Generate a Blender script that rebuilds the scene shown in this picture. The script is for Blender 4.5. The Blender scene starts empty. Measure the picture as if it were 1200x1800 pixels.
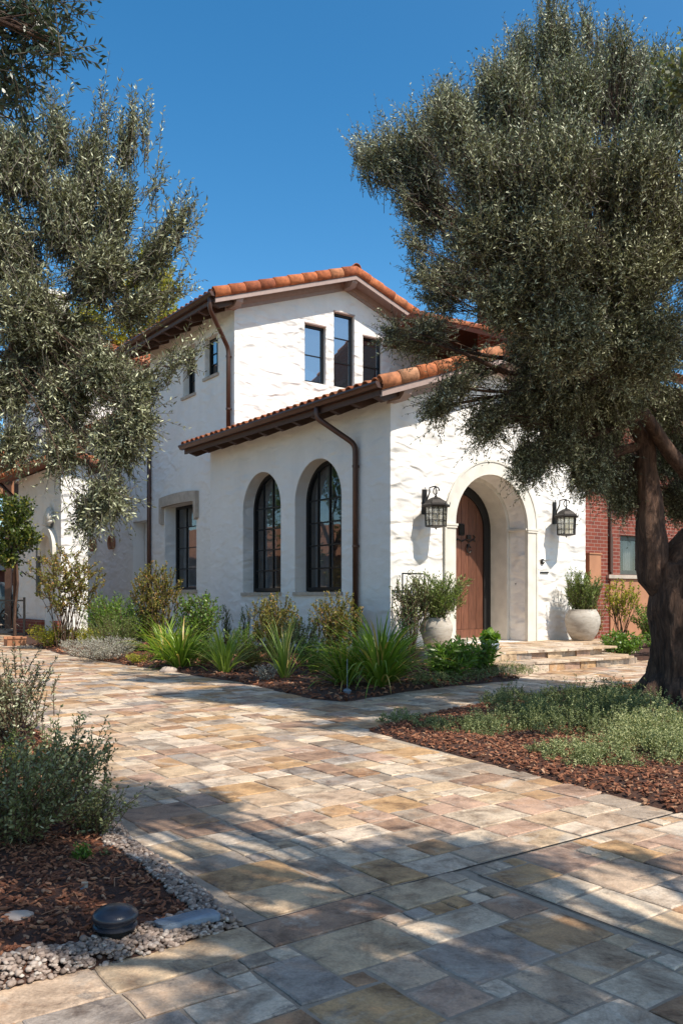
import bpy, bmesh, math, random
import numpy as np
from mathutils import Vector, Matrix
random.seed(7); RNG = np.random.default_rng(7)
R = math.radians
sc = bpy.context.scene
COL = sc.collection
F = 1520.0; HZ = 1050.0; EYE = 1.3; SL = .013
D2 = np.array([.8102, .5862]); D1 = np.array([-.5862, .8102])
A0 = np.array([.82, 14.5])
ANG = math.atan2(.5862, .8102)

def gz(y): return SL*min(max(y, -6), 34)
def U(px, py, Y): return Vector(((px-600)/F*Y, Y, EYE-(py-HZ)/F*Y))
def G(px, py):
    Y = EYE*F/(py-HZ+SL*F); return Vector(((px-600)/F*Y, Y, SL*Y))
def H(s, t, z=0):            # house frame -> world
    p = A0+s*D2+t*D1; return Vector((p[0], p[1], z))

# ------------------------------------------------------------------ materials
def newmat(name):
    m = bpy.data.materials.new(name); m.use_nodes = True
    nt = m.node_tree; b = nt.nodes['Principled BSDF']
    return m, nt, b
def N(nt, typ, **kw):
    n = nt.nodes.new(typ)
    for k, v in kw.items():
        if k in n.inputs: n.inputs[k].default_value = v
        else: setattr(n, k, v)
    return n
def L(nt, a, b): nt.links.new(a, b)
def rgba(c): return (c[0], c[1], c[2], 1)
def ramp(nt, fac, stops, const=False):
    r = nt.nodes.new('ShaderNodeValToRGB'); e = r.color_ramp.elements
    if const: r.color_ramp.interpolation = 'CONSTANT'
    while len(e) < len(stops): e.new(.5)
    for i, (p, c) in enumerate(stops): e[i].position = p; e[i].color = rgba(c)
    L(nt, fac, r.inputs[0]); return r.outputs[0]
def mixc(nt, fac, a, b, mode='MIX'):
    n = nt.nodes.new('ShaderNodeMix'); n.data_type = 'RGBA'; n.blend_type = mode
    for i, v in ((0, fac), (6, a), (7, b)):
        if hasattr(v, 'is_output'): L(nt, v, n.inputs[i])
        else: n.inputs[i].default_value = v if i == 0 else rgba(v)
    return n.outputs[2]
def noise(nt, scale, detail=3, rough=.55, vec=None, dist=0):
    n = nt.nodes.new('ShaderNodeTexNoise'); n.inputs['Scale'].default_value = scale
    n.inputs['Detail'].default_value = detail; n.inputs['Roughness'].default_value = rough
    n.inputs['Distortion'].default_value = dist
    if vec is not None: L(nt, vec, n.inputs['Vector'])
    return n.outputs['Fac']
def coords(nt, scale=(1, 1, 1), kind='Object', rot=(0, 0, 0)):
    t = nt.nodes.new('ShaderNodeTexCoord'); m = nt.nodes.new('ShaderNodeMapping')
    m.inputs['Scale'].default_value = scale; m.inputs['Rotation'].default_value = rot
    L(nt, t.outputs[kind], m.inputs['Vector']); return m.outputs[0]
def bump(nt, h, strength, dist=.02, normal=None):
    b = nt.nodes.new('ShaderNodeBump'); b.inputs['Strength'].default_value = strength
    b.inputs['Distance'].default_value = dist; L(nt, h, b.inputs['Height'])
    if normal is not None: L(nt, normal, b.inputs['Normal'])
    return b.outputs[0]
def math_n(nt, op, a, b=None):
    n = nt.nodes.new('ShaderNodeMath'); n.operation = op
    for i, v in enumerate((a, b)):
        if v is None: continue
        if hasattr(v, 'is_output'): L(nt, v, n.inputs[i])
        else: n.inputs[i].default_value = v
    return n.outputs[0]
def attr(nt, name='rnd'):
    n = nt.nodes.new('ShaderNodeAttribute'); n.attribute_name = name; return n.outputs['Fac']

def simple(name, c, rough=.6, metal=0, var=.25, scale=12, bstr=.15, bdist=.01, spec=.5, c2=None):
    m, nt, b = newmat(name)
    v = coords(nt)
    n = noise(nt, scale, 4, vec=v)
    c2 = c2 or tuple(x*(1-var) for x in c)
    col = ramp(nt, n, [(.3, c2), (.7, c)])
    L(nt, col, b.inputs['Base Color'])
    b.inputs['Roughness'].default_value = rough; b.inputs['Metallic'].default_value = metal
    b.inputs['Specular IOR Level'].default_value = spec
    if bstr: L(nt, bump(nt, noise(nt, scale*3, 4, vec=v), bstr, bdist), b.inputs['Normal'])
    return m
def rmat(name, stops, rough=.8, nscale=6, namp=.3, bstr=.3, bscale=40, bdist=.004, const=False, spec=.4, dark=None):
    """colour by per-face random attribute, with noise on top"""
    m, nt, b = newmat(name)
    v = coords(nt)
    a = attr(nt)
    col = ramp(nt, a, stops, const)
    n = noise(nt, nscale, 4, vec=v)
    g = ramp(nt, n, [(.25, (1-namp,)*3), (.75, (1+namp*.3,)*3)])
    col = mixc(nt, 1.0, col, g, 'MULTIPLY')
    L(nt, col, b.inputs['Base Color'])
    b.inputs['Roughness'].default_value = rough; b.inputs['Specular IOR Level'].default_value = spec
    if bstr: L(nt, bump(nt, noise(nt, bscale, 3, vec=v), bstr, bdist), b.inputs['Normal'])
    return m
def leafmat(name, stops, rough=.45, trans=.2, spec=.5, tcol=None):
    m, nt, b = newmat(name)
    stops = [(p, (c[0]*1.55, c[1]*1.4, c[2]*1.05)) for p, c in stops]
    col = ramp(nt, attr(nt), stops)
    L(nt, col, b.inputs['Base Color'])
    b.inputs['Roughness'].default_value = rough; b.inputs['Specular IOR Level'].default_value = spec
    t = nt.nodes.new('ShaderNodeBsdfTranslucent')
    L(nt, mixc(nt, 1.0, col, tcol or (1.3, 1.5, .6), 'MULTIPLY'), t.inputs[0])
    mx = nt.nodes.new('ShaderNodeMixShader'); mx.inputs[0].default_value = trans
    L(nt, b.outputs[0], mx.inputs[1]); L(nt, t.outputs[0], mx.inputs[2])
    L(nt, mx.outputs[0], nt.nodes['Material Output'].inputs[0])
    return m

def stucco_mat(name, c, bs=1.0, lump=.5):
    m, nt, b = newmat(name)
    v = coords(nt, (1, 1, 1))
    vs = coords(nt, (1, 1, 2.0))
    n1 = noise(nt, 2.6, 1.2, .4, vs, .5)
    ridge = math_n(nt, 'ABSOLUTE', math_n(nt, 'SUBTRACT', n1, .5))
    vo = nt.nodes.new('ShaderNodeTexVoronoi'); vo.feature = 'SMOOTH_F1'; vo.inputs['Scale'].default_value = 2.3
    vo.inputs['Smoothness'].default_value = .6
    dn = nt.nodes.new('ShaderNodeTexNoise'); dn.inputs['Scale'].default_value = 2.2; L(nt, vs, dn.inputs['Vector'])
    ad = nt.nodes.new('ShaderNodeVectorMath'); ad.operation = 'MULTIPLY_ADD'
    L(nt, dn.outputs['Color'], ad.inputs[0]); ad.inputs[1].default_value = (.7, .7, .7); L(nt, vs, ad.inputs[2])
    L(nt, ad.outputs[0], vo.inputs['Vector'])
    h = math_n(nt, 'ADD', math_n(nt, 'MULTIPLY', vo.outputs['Distance'], lump*.45), math_n(nt, 'ADD', math_n(nt, 'MULTIPLY', ridge, .15), math_n(nt, 'MULTIPLY', n1, 1.3)))
    mask = ramp(nt, noise(nt, .9, 2, .5, v), [(.35, (.35,)*3), (.65, (1,)*3)])
    h = math_n(nt, 'MULTIPLY', h, mask)
    be = nt.nodes.new('ShaderNodeBevel'); be.samples = 4; be.inputs['Radius'].default_value = .03
    nb = bump(nt, h, 1.0*bs, .09, be.outputs[0])
    nb = bump(nt, noise(nt, 16, 5, .65, coords(nt, (1, 1, 1.6))), .30, .016, nb)
    L(nt, nb, b.inputs['Normal'])
    st = ramp(nt, noise(nt, 1.3, 5, .65, coords(nt, (1, 1, .4))), [(.2, tuple(x*.88 for x in c)), (.6, c)])
    # splash-back dirt close to the ground
    tc = nt.nodes.new('ShaderNodeTexCoord'); sx = nt.nodes.new('ShaderNodeSeparateXYZ'); L(nt, tc.outputs['Object'], sx.inputs[0])
    gr = math_n(nt, 'ADD', sx.outputs[2], math_n(nt, 'MULTIPLY', noise(nt, 3, 4, .6, v), .8))
    dirt = ramp(nt, gr, [(.45, (.82, .76, .68)), (1.0, (1, 1, 1))])
    L(nt, mixc(nt, 1.0, st, dirt, 'MULTIPLY'), b.inputs['Base Color'])
    b.inputs['Roughness'].default_value = .9; b.inputs['Specular IOR Level'].default_value = .25
    return m

M = {}
M['stucco'] = stucco_mat('stucco', (.80, .765, .72))
M['stucco_side'] = stucco_mat('stucco_side', (.80, .765, .72), .6, .45)
M['stone'] = simple('limestone', (.70, .66, .58), .8, var=.18, scale=5, bstr=.3)
M['sandstone'] = simple('sandstone_lintel', (.50, .42, .34), .85, var=.3, scale=6, bstr=.5)
TERRA = [(0, (.30, .085, .035)), (.35, (.42, .125, .05)), (.7, (.52, .17, .065)), (1, (.56, .25, .13))]
M['tile'] = rmat('terracotta_tile', TERRA, .8, 8, .6, .6, 45, .008)
M['rake'] = rmat('rake_tile', [(0, (.34, .095, .04)), (.35, (.50, .14, .048)), (.7, (.58, .18, .065)), (1, (.56, .27, .14))], .8, 9, .6, .6, 45, .008)
M['tilebase'] = simple('tile_bed', (.22, .08, .045), .9)
M['darkwood'] = simple('dark_eave_timber', (.085, .042, .028), .6, scale=8, bstr=.2)
M['taupe'] = simple('painted_barge_board', (.36, .26, .225), .6, var=.15, bstr=.1)
M['gutter'] = simple('brown_metal_gutter', (.12, .062, .045), .38, .5, scale=4, bstr=.03)
M['black'] = simple('black_steel', (.012, .012, .013), .4, .3, bstr=.05)
M['iron'] = simple('wrought_iron', (.045, .04, .037), .5, .7, scale=30, bstr=.3)
M['gap'] = simple('dark_bronze', (.006, .005, .005), .7, bstr=0)
M['curtain'] = simple('grey_curtain', (.55, .56, .58), .9, bstr=.1)
M['pot'] = None
M['bark'] = None

def glass_mat(name, tint=(.02, .022, .024), transp=.5, mirror=.08):
    m, nt, b = newmat(name)
    b.inputs['Base Color'].default_value = rgba(tint); b.inputs['Roughness'].default_value = .02
    b.inputs['Specular IOR Level'].default_value = 1.0; b.inputs['IOR'].default_value = 1.75
    v = coords(nt)
    L(nt, bump(nt, noise(nt, 2.5, 1, vec=v), .12, .01), b.inputs['Normal'])
    t = nt.nodes.new('ShaderNodeBsdfTransparent'); t.inputs[0].default_value = (.8, .82, .82, 1)
    mx = nt.nodes.new('ShaderNodeMixShader'); mx.inputs[0].default_value = transp+0
    gl = nt.nodes.new('ShaderNodeBsdfGlossy'); gl.inputs['Roughness'].default_value = .02; gl.inputs['Color'].default_value = (.8, .85, .9, 1)
    L(nt, b.inputs['Normal'].links[0].from_socket, gl.inputs['Normal'])
    mg = nt.nodes.new('ShaderNodeMixShader'); mg.inputs[0].default_value = mirror; L(nt, b.outputs[0], mg.inputs[1]); L(nt, gl.outputs[0], mg.inputs[2])
    L(nt, mg.outputs[0], mx.inputs[1]); L(nt, t.outputs[0], mx.inputs[2])
    L(nt, mx.outputs[0], nt.nodes['Material Output'].inputs[0])
    return m
M['glass'] = glass_mat('window_glass')
M['skyglass'] = glass_mat('upper_window_glass', (.02, .03, .04), .06, .32)
M['lampglass'] = glass_mat('lantern_glass', (.55, .5, .38), .6)

def door_mat():
    m, nt, b = newmat('walnut_planks')
    v = coords(nt, (14, 14, 1.2))
    n = noise(nt, 3, 5, .6, v, .6)
    col = ramp(nt, n, [(.25, (.06, .022, .011)), (.5, (.14, .052, .028)), (.75, (.215, .09, .05))])
    a = ramp(nt, attr(nt), [(0, (.8, .8, .8)), (1, (1.2, 1.15, 1.1))])
    L(nt, mixc(nt, 1.0, col, a, 'MULTIPLY'), b.inputs['Base Color'])
    b.inputs['Roughness'].default_value = .5
    L(nt, bump(nt, n, .3, .004), b.inputs['Normal']); return m
M['door'] = door_mat()

def brick_mat(name, c1, c2, mort, sc_=1.0):
    m, nt, b = newmat(name)
    t = nt.nodes.new('ShaderNodeTexCoord'); s = nt.nodes.new('ShaderNodeSeparateXYZ'); L(nt, t.outputs['Object'], s.inputs[0])
    x = math_n(nt, 'ADD', s.outputs[0], s.outputs[1])
    cb = nt.nodes.new('ShaderNodeCombineXYZ'); L(nt, x, cb.inputs[0]); L(nt, s.outputs[2], cb.inputs[1])
    br = nt.nodes.new('ShaderNodeTexBrick'); L(nt, cb.outputs[0], br.inputs['Vector'])
    br.inputs['Scale'].default_value = sc_; br.inputs['Brick Width'].default_value = .23; br.inputs['Row Height'].default_value = .085
    br.inputs['Mortar Size'].default_value = .009; br.inputs['Mortar Smooth'].default_value = .3
    br.inputs['Color1'].default_value = rgba(c1); br.inputs['Color2'].default_value = rgba(c2); br.inputs['Mortar'].default_value = rgba(mort)
    g = ramp(nt, noise(nt, 4, 5), [(.25, (.65,)*3), (.7, (1.1,)*3)])
    L(nt, mixc(nt, 1.0, br.outputs[0], g, 'MULTIPLY'), b.inputs['Base Color'])
    b.inputs['Roughness'].default_value = .9
    L(nt, bump(nt, br.outputs['Fac'], -.6, .01), b.inputs['Normal']); return m
M['brick'] = brick_mat('red_brick', (.26, .055, .028), (.18, .034, .02), (.30, .19, .15))
M['clay'] = simple('terracotta_render', (.43, .20, .105), .85, var=.2, scale=3)

def paver_mat():
    m, nt, b = newmat('flagstone')
    a = attr(nt)
    stops = [(0, (.58, .47, .33)), (.11, (.47, .32, .185)), (.20, (.66, .585, .47)), (.32, (.50, .365, .285)), (.40, (.54, .43, .31)),
             (.50, (.41, .36, .30)), (.58, (.68, .61, .51)), (.68, (.37, .345, .32)), (.75, (.44, .285, .175)), (.81, (.54, .44, .34)), (.90, (.37, .26, .19)), (.95, (.54, .37, .20))]
    stops = [(p, (c[0]*.95, c[1]*.885, c[2]*.845)) for p, c in stops]
    col = ramp(nt, a, stops, True)
    t = nt.nodes.new('ShaderNodeTexCoord')
    ad = nt.nodes.new('ShaderNodeVectorMath'); ad.operation = 'ADD'
    cb = nt.nodes.new('ShaderNodeCombineXYZ'); L(nt, math_n(nt, 'MULTIPLY', a, 57.0), cb.inputs[2])
    L(nt, t.outputs['Object'], ad.inputs[0]); L(nt, cb.outputs[0], ad.inputs[1]); v = ad.outputs[0]
    n1 = noise(nt, 4.6, 8, .70, v, .35)
    w = ramp(nt, n1, [(.30, (.26, .21, .18)), (.43, (.66, .62, .58)), (.53, (.95, .92, .88)), (.70, (1.25, 1.18, 1.07))])
    col = mixc(nt, 1.0, col, w, 'MULTIPLY')
    # rust veins and dark lichen blotches
    n2 = noise(nt, 5, 6, .72, v, .4)
    col = mixc(nt, ramp(nt, n2, [(.54, (0, 0, 0)), (.70, (.38,)*3)]), col, (.40, .20, .09))
    n3 = noise(nt, 7, 6, .75, v, .5)
    col = mixc(nt, ramp(nt, n3, [(.56, (0, 0, 0)), (.68, (.7,)*3)]), col, (.085, .07, .065))
    n5 = noise(nt, 2.3, 5, .7, v, 1.0)
    col = mixc(nt, ramp(nt, n5, [(.56, (0, 0, 0)), (.70, (.6,)*3)]), col, (.56, .51, .43))
    L(nt, col, b.inputs['Base Color'])
    b.inputs['Roughness'].default_value = .62; b.inputs['Specular IOR Level'].default_value = .4
    h = math_n(nt, 'ADD', math_n(nt, 'MULTIPLY', n1, 1.4), math_n(nt, 'MULTIPLY', noise(nt, 28, 5, .65, v), .5))
    gr_ = ramp(nt, noise(nt, 90, 3, .6, v), [(.3, (.8,)*3), (.7, (1.1,)*3)])
    L(nt, mixc(nt, 1.0, col, gr_, 'MULTIPLY'), b.inputs['Base Color'])
    L(nt, bump(nt, h, .7, .018), b.inputs['Normal'])
    return m
M['paver'] = paver_mat()
M['grout'] = simple('sandy_grout', (.36, .29, .22), .95, scale=30, bstr=.5)
M['soil'] = simple('dark_mulch_soil', (.085, .034, .018), .95, scale=14, bstr=.8, bdist=.02, c2=(.03, .013, .008))
M['chip'] = rmat('bark_chips', [(0, (.075, .025, .012)), (.5, (.21, .075, .036)), (.85, (.33, .14, .07)), (1, (.42, .25, .15))], .85, 20, .3, .4, 90)
M['pebble'] = rmat('gravel', [(0, (.13, .095, .075)), (.4, (.26, .19, .15)), (.8, (.37, .29, .235)), (1, (.5, .44, .38))], .7, 30, .25, .3, 120)
M['ground'] = simple('dry_ground', (.20, .16, .10), .95, scale=2, c2=(.10, .12, .05))

def bark_mat():
    m, nt, b = newmat('olive_bark')
    v = coords(nt, (1, 1, .22), rot=(0, .12, 0))
    n = noise(nt, 17, 8, .74, v, 1.1)
    big = noise(nt, 2.5, 3, .5, coords(nt, (1, 1, .5)), .5)
    c = ramp(nt, n, [(.30, (.018, .010, .008)), (.46, (.085, .047, .031)), (.6, (.17, .10, .066)), (.76, (.38, .25, .17))])
    g = ramp(nt, big, [(.3, (.6, .55, .52)), (.7, (1.15, 1.05, 1))])
    L(nt, mixc(nt, 1.0, c, g, 'MULTIPLY'), b.inputs['Base Color']); b.inputs['Roughness'].default_value = .9
    L(nt, bump(nt, n, 1.0, .05), b.inputs['Normal']); return m
M['bark'] = bark_mat()
M['twig'] = simple('grey_twig', (.12, .10, .075), .85, bstr=0)
M['stem'] = simple('brown_stem', (.10, .055, .03), .85, bstr=0)
def pot_mat():
    m, nt, b = newmat('weathered_clay_pot')
    v = coords(nt, (1, 1, 3))
    n = noise(nt, 5, 5, .65, v, .8)
    c = ramp(nt, n, [(.25, (.25, .21, .17)), (.5, (.42, .37, .31)), (.75, (.52, .48, .42))])
    L(nt, c, b.inputs['Base Color']); b.inputs['Roughness'].default_value = .8
    L(nt, bump(nt, n, .4, .01), b.inputs['Normal']); return m
M['pot'] = pot_mat()

M['olive'] = leafmat('olive_leaf', [(0, (.032, .045, .016)), (.45, (.072, .09, .04)), (.8, (.14, .165, .09)), (1, (.30, .33, .25))], .42, .16, .6)
M['olive2'] = leafmat('olive_leaf_silver', [(0, (.020, .022, .011)), (.4, (.072, .082, .050)), (.72, (.20, .23, .18)), (1, (.48, .54, .50))], .52, .06, .35)
M['darkleaf'] = leafmat('dark_olive_leaf', [(0, (.012, .024, .016)), (.7, (.03, .05, .035)), (1, (.07, .09, .06))], .4, .12, .5)
M['strap'] = leafmat('strap_leaf', [(0, (.055, .10, .016)), (.5, (.12, .20, .035)), (.9, (.22, .31, .08)), (1, (.36, .28, .12))], .4, .38, .5)
M['strap_light'] = leafmat('pale_strap_leaf', [(0, (.085, .14, .03)), (.6, (.17, .25, .07)), (.9, (.28, .34, .13)), (1, (.42, .36, .18))], .45, .3, .5)
M['green'] = leafmat('fresh_green_leaf', [(0, (.03, .07, .012)), (.6, (.075, .15, .026)), (1, (.16, .25, .06))], .4, .32, .5)
M['darkgreen'] = leafmat('dark_green_leaf', [(0, (.012, .028, .006)), (.6, (.04, .065, .014)), (.9, (.12, .14, .03)), (1, (.25, .22, .05))], .4, .25, .5)
M['yellow'] = leafmat('yellow_green_leaf', [(0, (.10, .13, .02)), (.6, (.22, .24, .035)), (1, (.38, .30, .05))], .5, .35, .4)
M['nandina'] = leafmat('nandina_leaf', [(0, (.05, .065, .018)), (.5, (.12, .14, .035)), (.8, (.21, .17, .05)), (1, (.30, .15, .06))], .5, .25, .4)
M['lavender'] = leafmat('lavender_leaf', [(0, (.13, .15, .14)), (.6, (.26, .28, .30)), (1, (.42, .42, .50))], .7, .1, .3, (1, 1, 1))
M['sage'] = leafmat('sage_leaf', [(0, (.04, .055, .03)), (.5, (.095, .125, .065)), (.85, (.17, .21, .12)), (1, (.30, .33, .22))], .6, .15, .3)
M['rosemary'] = leafmat('rosemary_leaf', [(0, (.03, .05, .018)), (.6, (.085, .13, .04)), (1, (.2, .27, .1))], .5, .2, .4)
M['white'] = simple('white_paint', (.75, .75, .73), .5, var=.05, bstr=0)
M['whiteflower'] = simple('white_petal', (.8, .8, .76), .6, var=.05, bstr=0)
M['slate'] = simple('blue_grey_slate', (.20, .25, .31), .5, var=.5, scale=7, bstr=.6, bdist=.02)
M['blacklamp'] = simple('dark_blue_enamel', (.035, .04, .055), .3, .2, scale=20, bstr=.1)
M['rock'] = simple('pale_pink_rock', (.45, .36, .30), .8, var=.3, scale=10, bstr=.4)
M['greygreen'] = simple('grey_green_window_paint', (.085, .095, .08), .5, bstr=0)

# ------------------------------------------------------------------ mesh helpers
def mesh_obj(name, verts, faces, mat, parent=None, smooth=False, rnd=None):
    me = bpy.data.meshes.new(name); me.from_pydata([tuple(v) for v in verts], [], faces); me.update()
    if mat: me.materials.append(mat)
    if rnd is not None:
        a = me.attributes.new('rnd', 'FLOAT', 'FACE'); a.data.foreach_set('value', np.asarray(rnd, dtype=np.float32))
    if smooth: me.polygons.foreach_set('use_smooth', [True]*len(me.polygons))
    o = bpy.data.objects.new(name, me); COL.objects.link(o)
    if parent: o.parent = parent
    return o
class MB:
    def __init__(s): s.v = []; s.f = []; s.r = []
    def add(s, vs, fs, r=.5):
        b = len(s.v); s.v += [tuple(v) for v in vs]; s.f += [tuple(b+i for i in f) for f in fs]; s.r += [r]*len(fs); return s
    def box(s, x0, y0, z0, x1, y1, z1, r=.5):
        return s.add([(x0,y0,z0),(x1,y0,z0),(x1,y1,z0),(x0,y1,z0),(x0,y0,z1),(x1,y0,z1),(x1,y1,z1),(x0,y1,z1)],
              [(3,2,1,0),(4,5,6,7),(0,1,5,4),(1,2,6,5),(2,3,7,6),(3,0,4,7)], r)
    def prism(s, prof, fn, a, b, r=.5):       # prof list of 2-D points; fn(u,v,w)->xyz ; w from a to b
        n = len(prof)
        vs = [fn(u, v, a) for u, v in prof]+[fn(u, v, b) for u, v in prof]
        fs = [(i, (i+1) % n, n+(i+1) % n, n+i) for i in range(n)]+[tuple(range(n))[::-1], tuple(range(n, 2*n))]
        return s.add(vs, fs, r)
    def tube(s, pts, rads, n=8, r=.5, cap=True, mod=None):
        pts = [Vector(p) for p in pts]
        if not hasattr(rads, '__len__'): rads = [rads]*len(pts)
        base = len(s.v); up = Vector((0, 0, 1)); prev = None
        for i, p in enumerate(pts):
            d = (pts[min(i+1, len(pts)-1)]-pts[max(i-1, 0)]).normalized()
            if prev is None:
                x = d.cross(up if abs(d.z) < .95 else Vector((1, 0, 0))).normalized()
            else: x = (prev-d*prev.dot(d)).normalized()
            prev = x; y = d.cross(x)
            for k in range(n):
                a = 2*math.pi*k/n; rr = rads[i]*(mod(i, a) if mod else 1)
                s.v.append(tuple(p+x*math.cos(a)*rr+y*math.sin(a)*rr))
        for i in range(len(pts)-1):
            for k in range(n):
                s.f.append((base+i*n+k, base+i*n+(k+1) % n, base+(i+1)*n+(k+1) % n, base+(i+1)*n+k)); s.r.append(r)
        if cap:
            s.f.append(tuple(base+k for k in range(n))[::-1]); s.r.append(r)
            e = base+(len(pts)-1)*n; s.f.append(tuple(e+k for k in range(n))); s.r.append(r)
        return s
    def lathe(s, prof, n=24, c=(0, 0, 0), r=.5):     # prof [(radius,z)]
        base = len(s.v)
        for rr, z in prof:
            for k in range(n):
                a = 2*math.pi*k/n; s.v.append((c[0]+rr*math.cos(a), c[1]+rr*math.sin(a), c[2]+z))
        for i in range(len(prof)-1):
            for k in range(n):
                s.f.append((base+i*n+k, base+i*n+(k+1) % n, base+(i+1)*n+(k+1) % n, base+(i+1)*n+k)); s.r.append(r)
        return s
    def build(s, name, mat, parent=None, smooth=False): return mesh_obj(name, s.v, s.f, mat, parent, smooth, s.r)

def tag(o, label=None, cat=None, group=None, kind=None):
    if label: o['label'] = label
    if cat: o['category'] = cat
    if group: o['group'] = group
    if kind: o['kind'] = kind
    return o
def thing(name, label, cat, loc=(0, 0, 0), rz=0, group=None):
    o = bpy.data.objects.new(name, None); COL.objects.link(o); o.location = loc; o.rotation_euler = (0, 0, rz)
    o.empty_display_size = .2
    return tag(o, label, cat, group)

# leaves from numpy arrays
def norm(a): return a/np.maximum(np.linalg.norm(a, axis=-1, keepdims=True), 1e-9)
def leaf_mesh(name, P, D, S, Ln, W, rnd, mat, parent=None, six=False):
    """P base, D direction, S side vector, Ln length, W width (arrays)"""
    n = len(P)
    Ln = Ln[:, None]; W = W[:, None]
    nrm = norm(np.cross(D, S))
    if six:
        c = nrm*W*.22
        vs = np.stack([P, P+D*Ln*.3+S*W*.45-c*0, P+D*Ln*.68+S*W*.4, P+D*Ln, P+D*Ln*.68-S*W*.4, P+D*Ln*.3-S*W*.45, ], 1)
        k = 6
    else:
        vs = np.stack([P, P+D*Ln*.45+S*W*.5, P+D*Ln+nrm*Ln*.05, P+D*Ln*.45-S*W*.5], 1); k = 4
    me = bpy.data.meshes.new(name)
    me.vertices.add(n*k); me.vertices.foreach_set('co', vs.reshape(-1).astype(np.float32))
    me.loops.add(n*k); me.loops.foreach_set('vertex_index', np.arange(n*k, dtype=np.int32))
    me.polygons.add(n); me.polygons.foreach_set('loop_start', np.arange(0, n*k, k, dtype=np.int32))
    me.update(calc_edges=True); me.validate()
    a = me.attributes.new('rnd', 'FLOAT', 'FACE'); a.data.foreach_set('value', rnd.astype(np.float32))
    me.materials.append(mat)
    o = bpy.data.objects.new(name, me); COL.objects.link(o)
    if parent: o.parent = parent
    return o
def rdir(n, flat=0):
    d = RNG.normal(size=(n, 3)); return norm(d)

def twigs_to_leaves(B, D, TL, per, LL, LW, spread=.75, bend=None, jitter=.35, toward=None):
    """B,D (n,3), TL (n,) ; returns leaf arrays and stem segs"""
    n = len(B)
    u = np.tile(np.linspace(.08, 1.0, per), (n, 1))+RNG.normal(size=(n, per))*.02
    bend = np.zeros((n, 3)) if bend is None else bend
    P = B[:, None]+D[:, None]*(u*TL[:, None])[..., None]+bend[:, None]*(u**2*TL[:, None])[..., None]
    T = norm(D[:, None]+2*bend[:, None]*u[..., None])
    rd = rdir(n*per).reshape(n, per, 3)
    side = norm(np.cross(T, rd))
    alt = side
    ld = norm(T*(1-spread*.55)+alt*spread+RNG.normal(size=(n, per, 3))*jitter*.4)
    ls = norm(np.cross(ld, rdir(n*per).reshape(n, per, 3)))
    ln = LL*(RNG.uniform(.65, 1.15, (n, per)))*(1-.35*np.abs(u-.45))
    lw = LW*RNG.uniform(.75, 1.2, (n, per))
    rn = np.clip(RNG.uniform(0, 1, (n, per))*.75+RNG.uniform(0, .3, (n, 1)), 0, 1)
    return (P.reshape(-1, 3), ld.reshape(-1, 3), ls.reshape(-1, 3), ln.reshape(-1), lw.reshape(-1), rn.reshape(-1)), (B, B+D*TL[:, None]*.5+bend*(TL[:, None]*.25), B+D*TL[:, None]+bend*TL[:, None])
def thin_stems(name, segs, rad, mat, parent):
    A, B_, C = segs; n = len(A)
    d = norm(C-A); x = norm(np.cross(d, np.array([.3, .5, .81]))); y = np.cross(d, x)
    ring = []
    for q, (pt, r) in enumerate(((A, rad), (B_, rad*.75), (C, rad*.4))):
        for k in range(3):
            a = 2*math.pi*k/3; ring.append(pt+x*math.cos(a)*r+y*math.sin(a)*r)
    vs = np.stack(ring, 1).reshape(-1, 3)
    loc = []
    for j in range(2):
        for k in range(3): loc.append([j*3+k, j*3+(k+1) % 3, (j+1)*3+(k+1) % 3, (j+1)*3+k])
    loc = np.array(loc); f = (np.arange(n)[:, None, None]*9+loc[None]).reshape(-1)
    me = bpy.data.meshes.new(name); me.vertices.add(len(vs)); me.vertices.foreach_set('co', vs.reshape(-1).astype(np.float32))
    me.loops.add(len(f)); me.loops.foreach_set('vertex_index', f.astype(np.int32))
    me.polygons.add(n*6); me.polygons.foreach_set('loop_start', np.arange(0, n*24, 4, dtype=np.int32))
    me.update(calc_edges=True); me.materials.append(mat)
    o = bpy.data.objects.new(name, me); COL.objects.link(o); o.parent = parent; return o

# ------------------------------------------------------------------ ground and paving
bed_left = [G(425,1630), G(345,1560), G(230,1480), G(188,1400), G(120,1340), G(70,1290), G(0,1235), G(-80,1190), G(-400,1200), G(-900,1400), G(-900,1950), G(-330,1835), G(0,1745), G(270,1680)]
bed_right = [G(645,1286), G(735,1262), G(860,1238), G(960,1222), G(1130,1205), G(1300,1192), G(1600,1192), G(2200,1400), G(1560,1530), G(1175,1427), G(1000,1381), G(820,1333)]
bed_house = [G(40,1131), G(110,1151), G(240,1172), G(420,1200), G(540,1228), G(612,1235), G(700,1219), G(800,1206), G(915,1196), H(.25,-2.4), H(.25,.5), H(6,.5), H(6,16), H(-.8,17), H(-2.5,14)]
bed_far = [H(3.5,-2.0), H(3.45,-.9), H(4.7,-.9), H(4.9,.5), H(13,2), H(13,-3.2), H(6.2,-3.0)]
def inside(poly, x, y):
    c = False; n = len(poly)
    for i in range(n):
        a, b = poly[i], poly[i-1]
        if (a[1] > y) != (b[1] > y) and x < (b[0]-a[0])*(y-a[1])/(b[1]-a[1])+a[0]: c = not c
    return c
def edge_dist(poly, x, y):
    m = 9e9
    for i in range(len(poly)):
        a, b = poly[i], poly[i-1]; dx, dy = b[0]-a[0], b[1]-a[1]
        t = max(0, min(1, ((x-a[0])*dx+(y-a[1])*dy)/(dx*dx+dy*dy+1e-12)))
        m = min(m, math.hypot(x-a[0]-t*dx, y-a[1]-t*dy))
    return m

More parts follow.
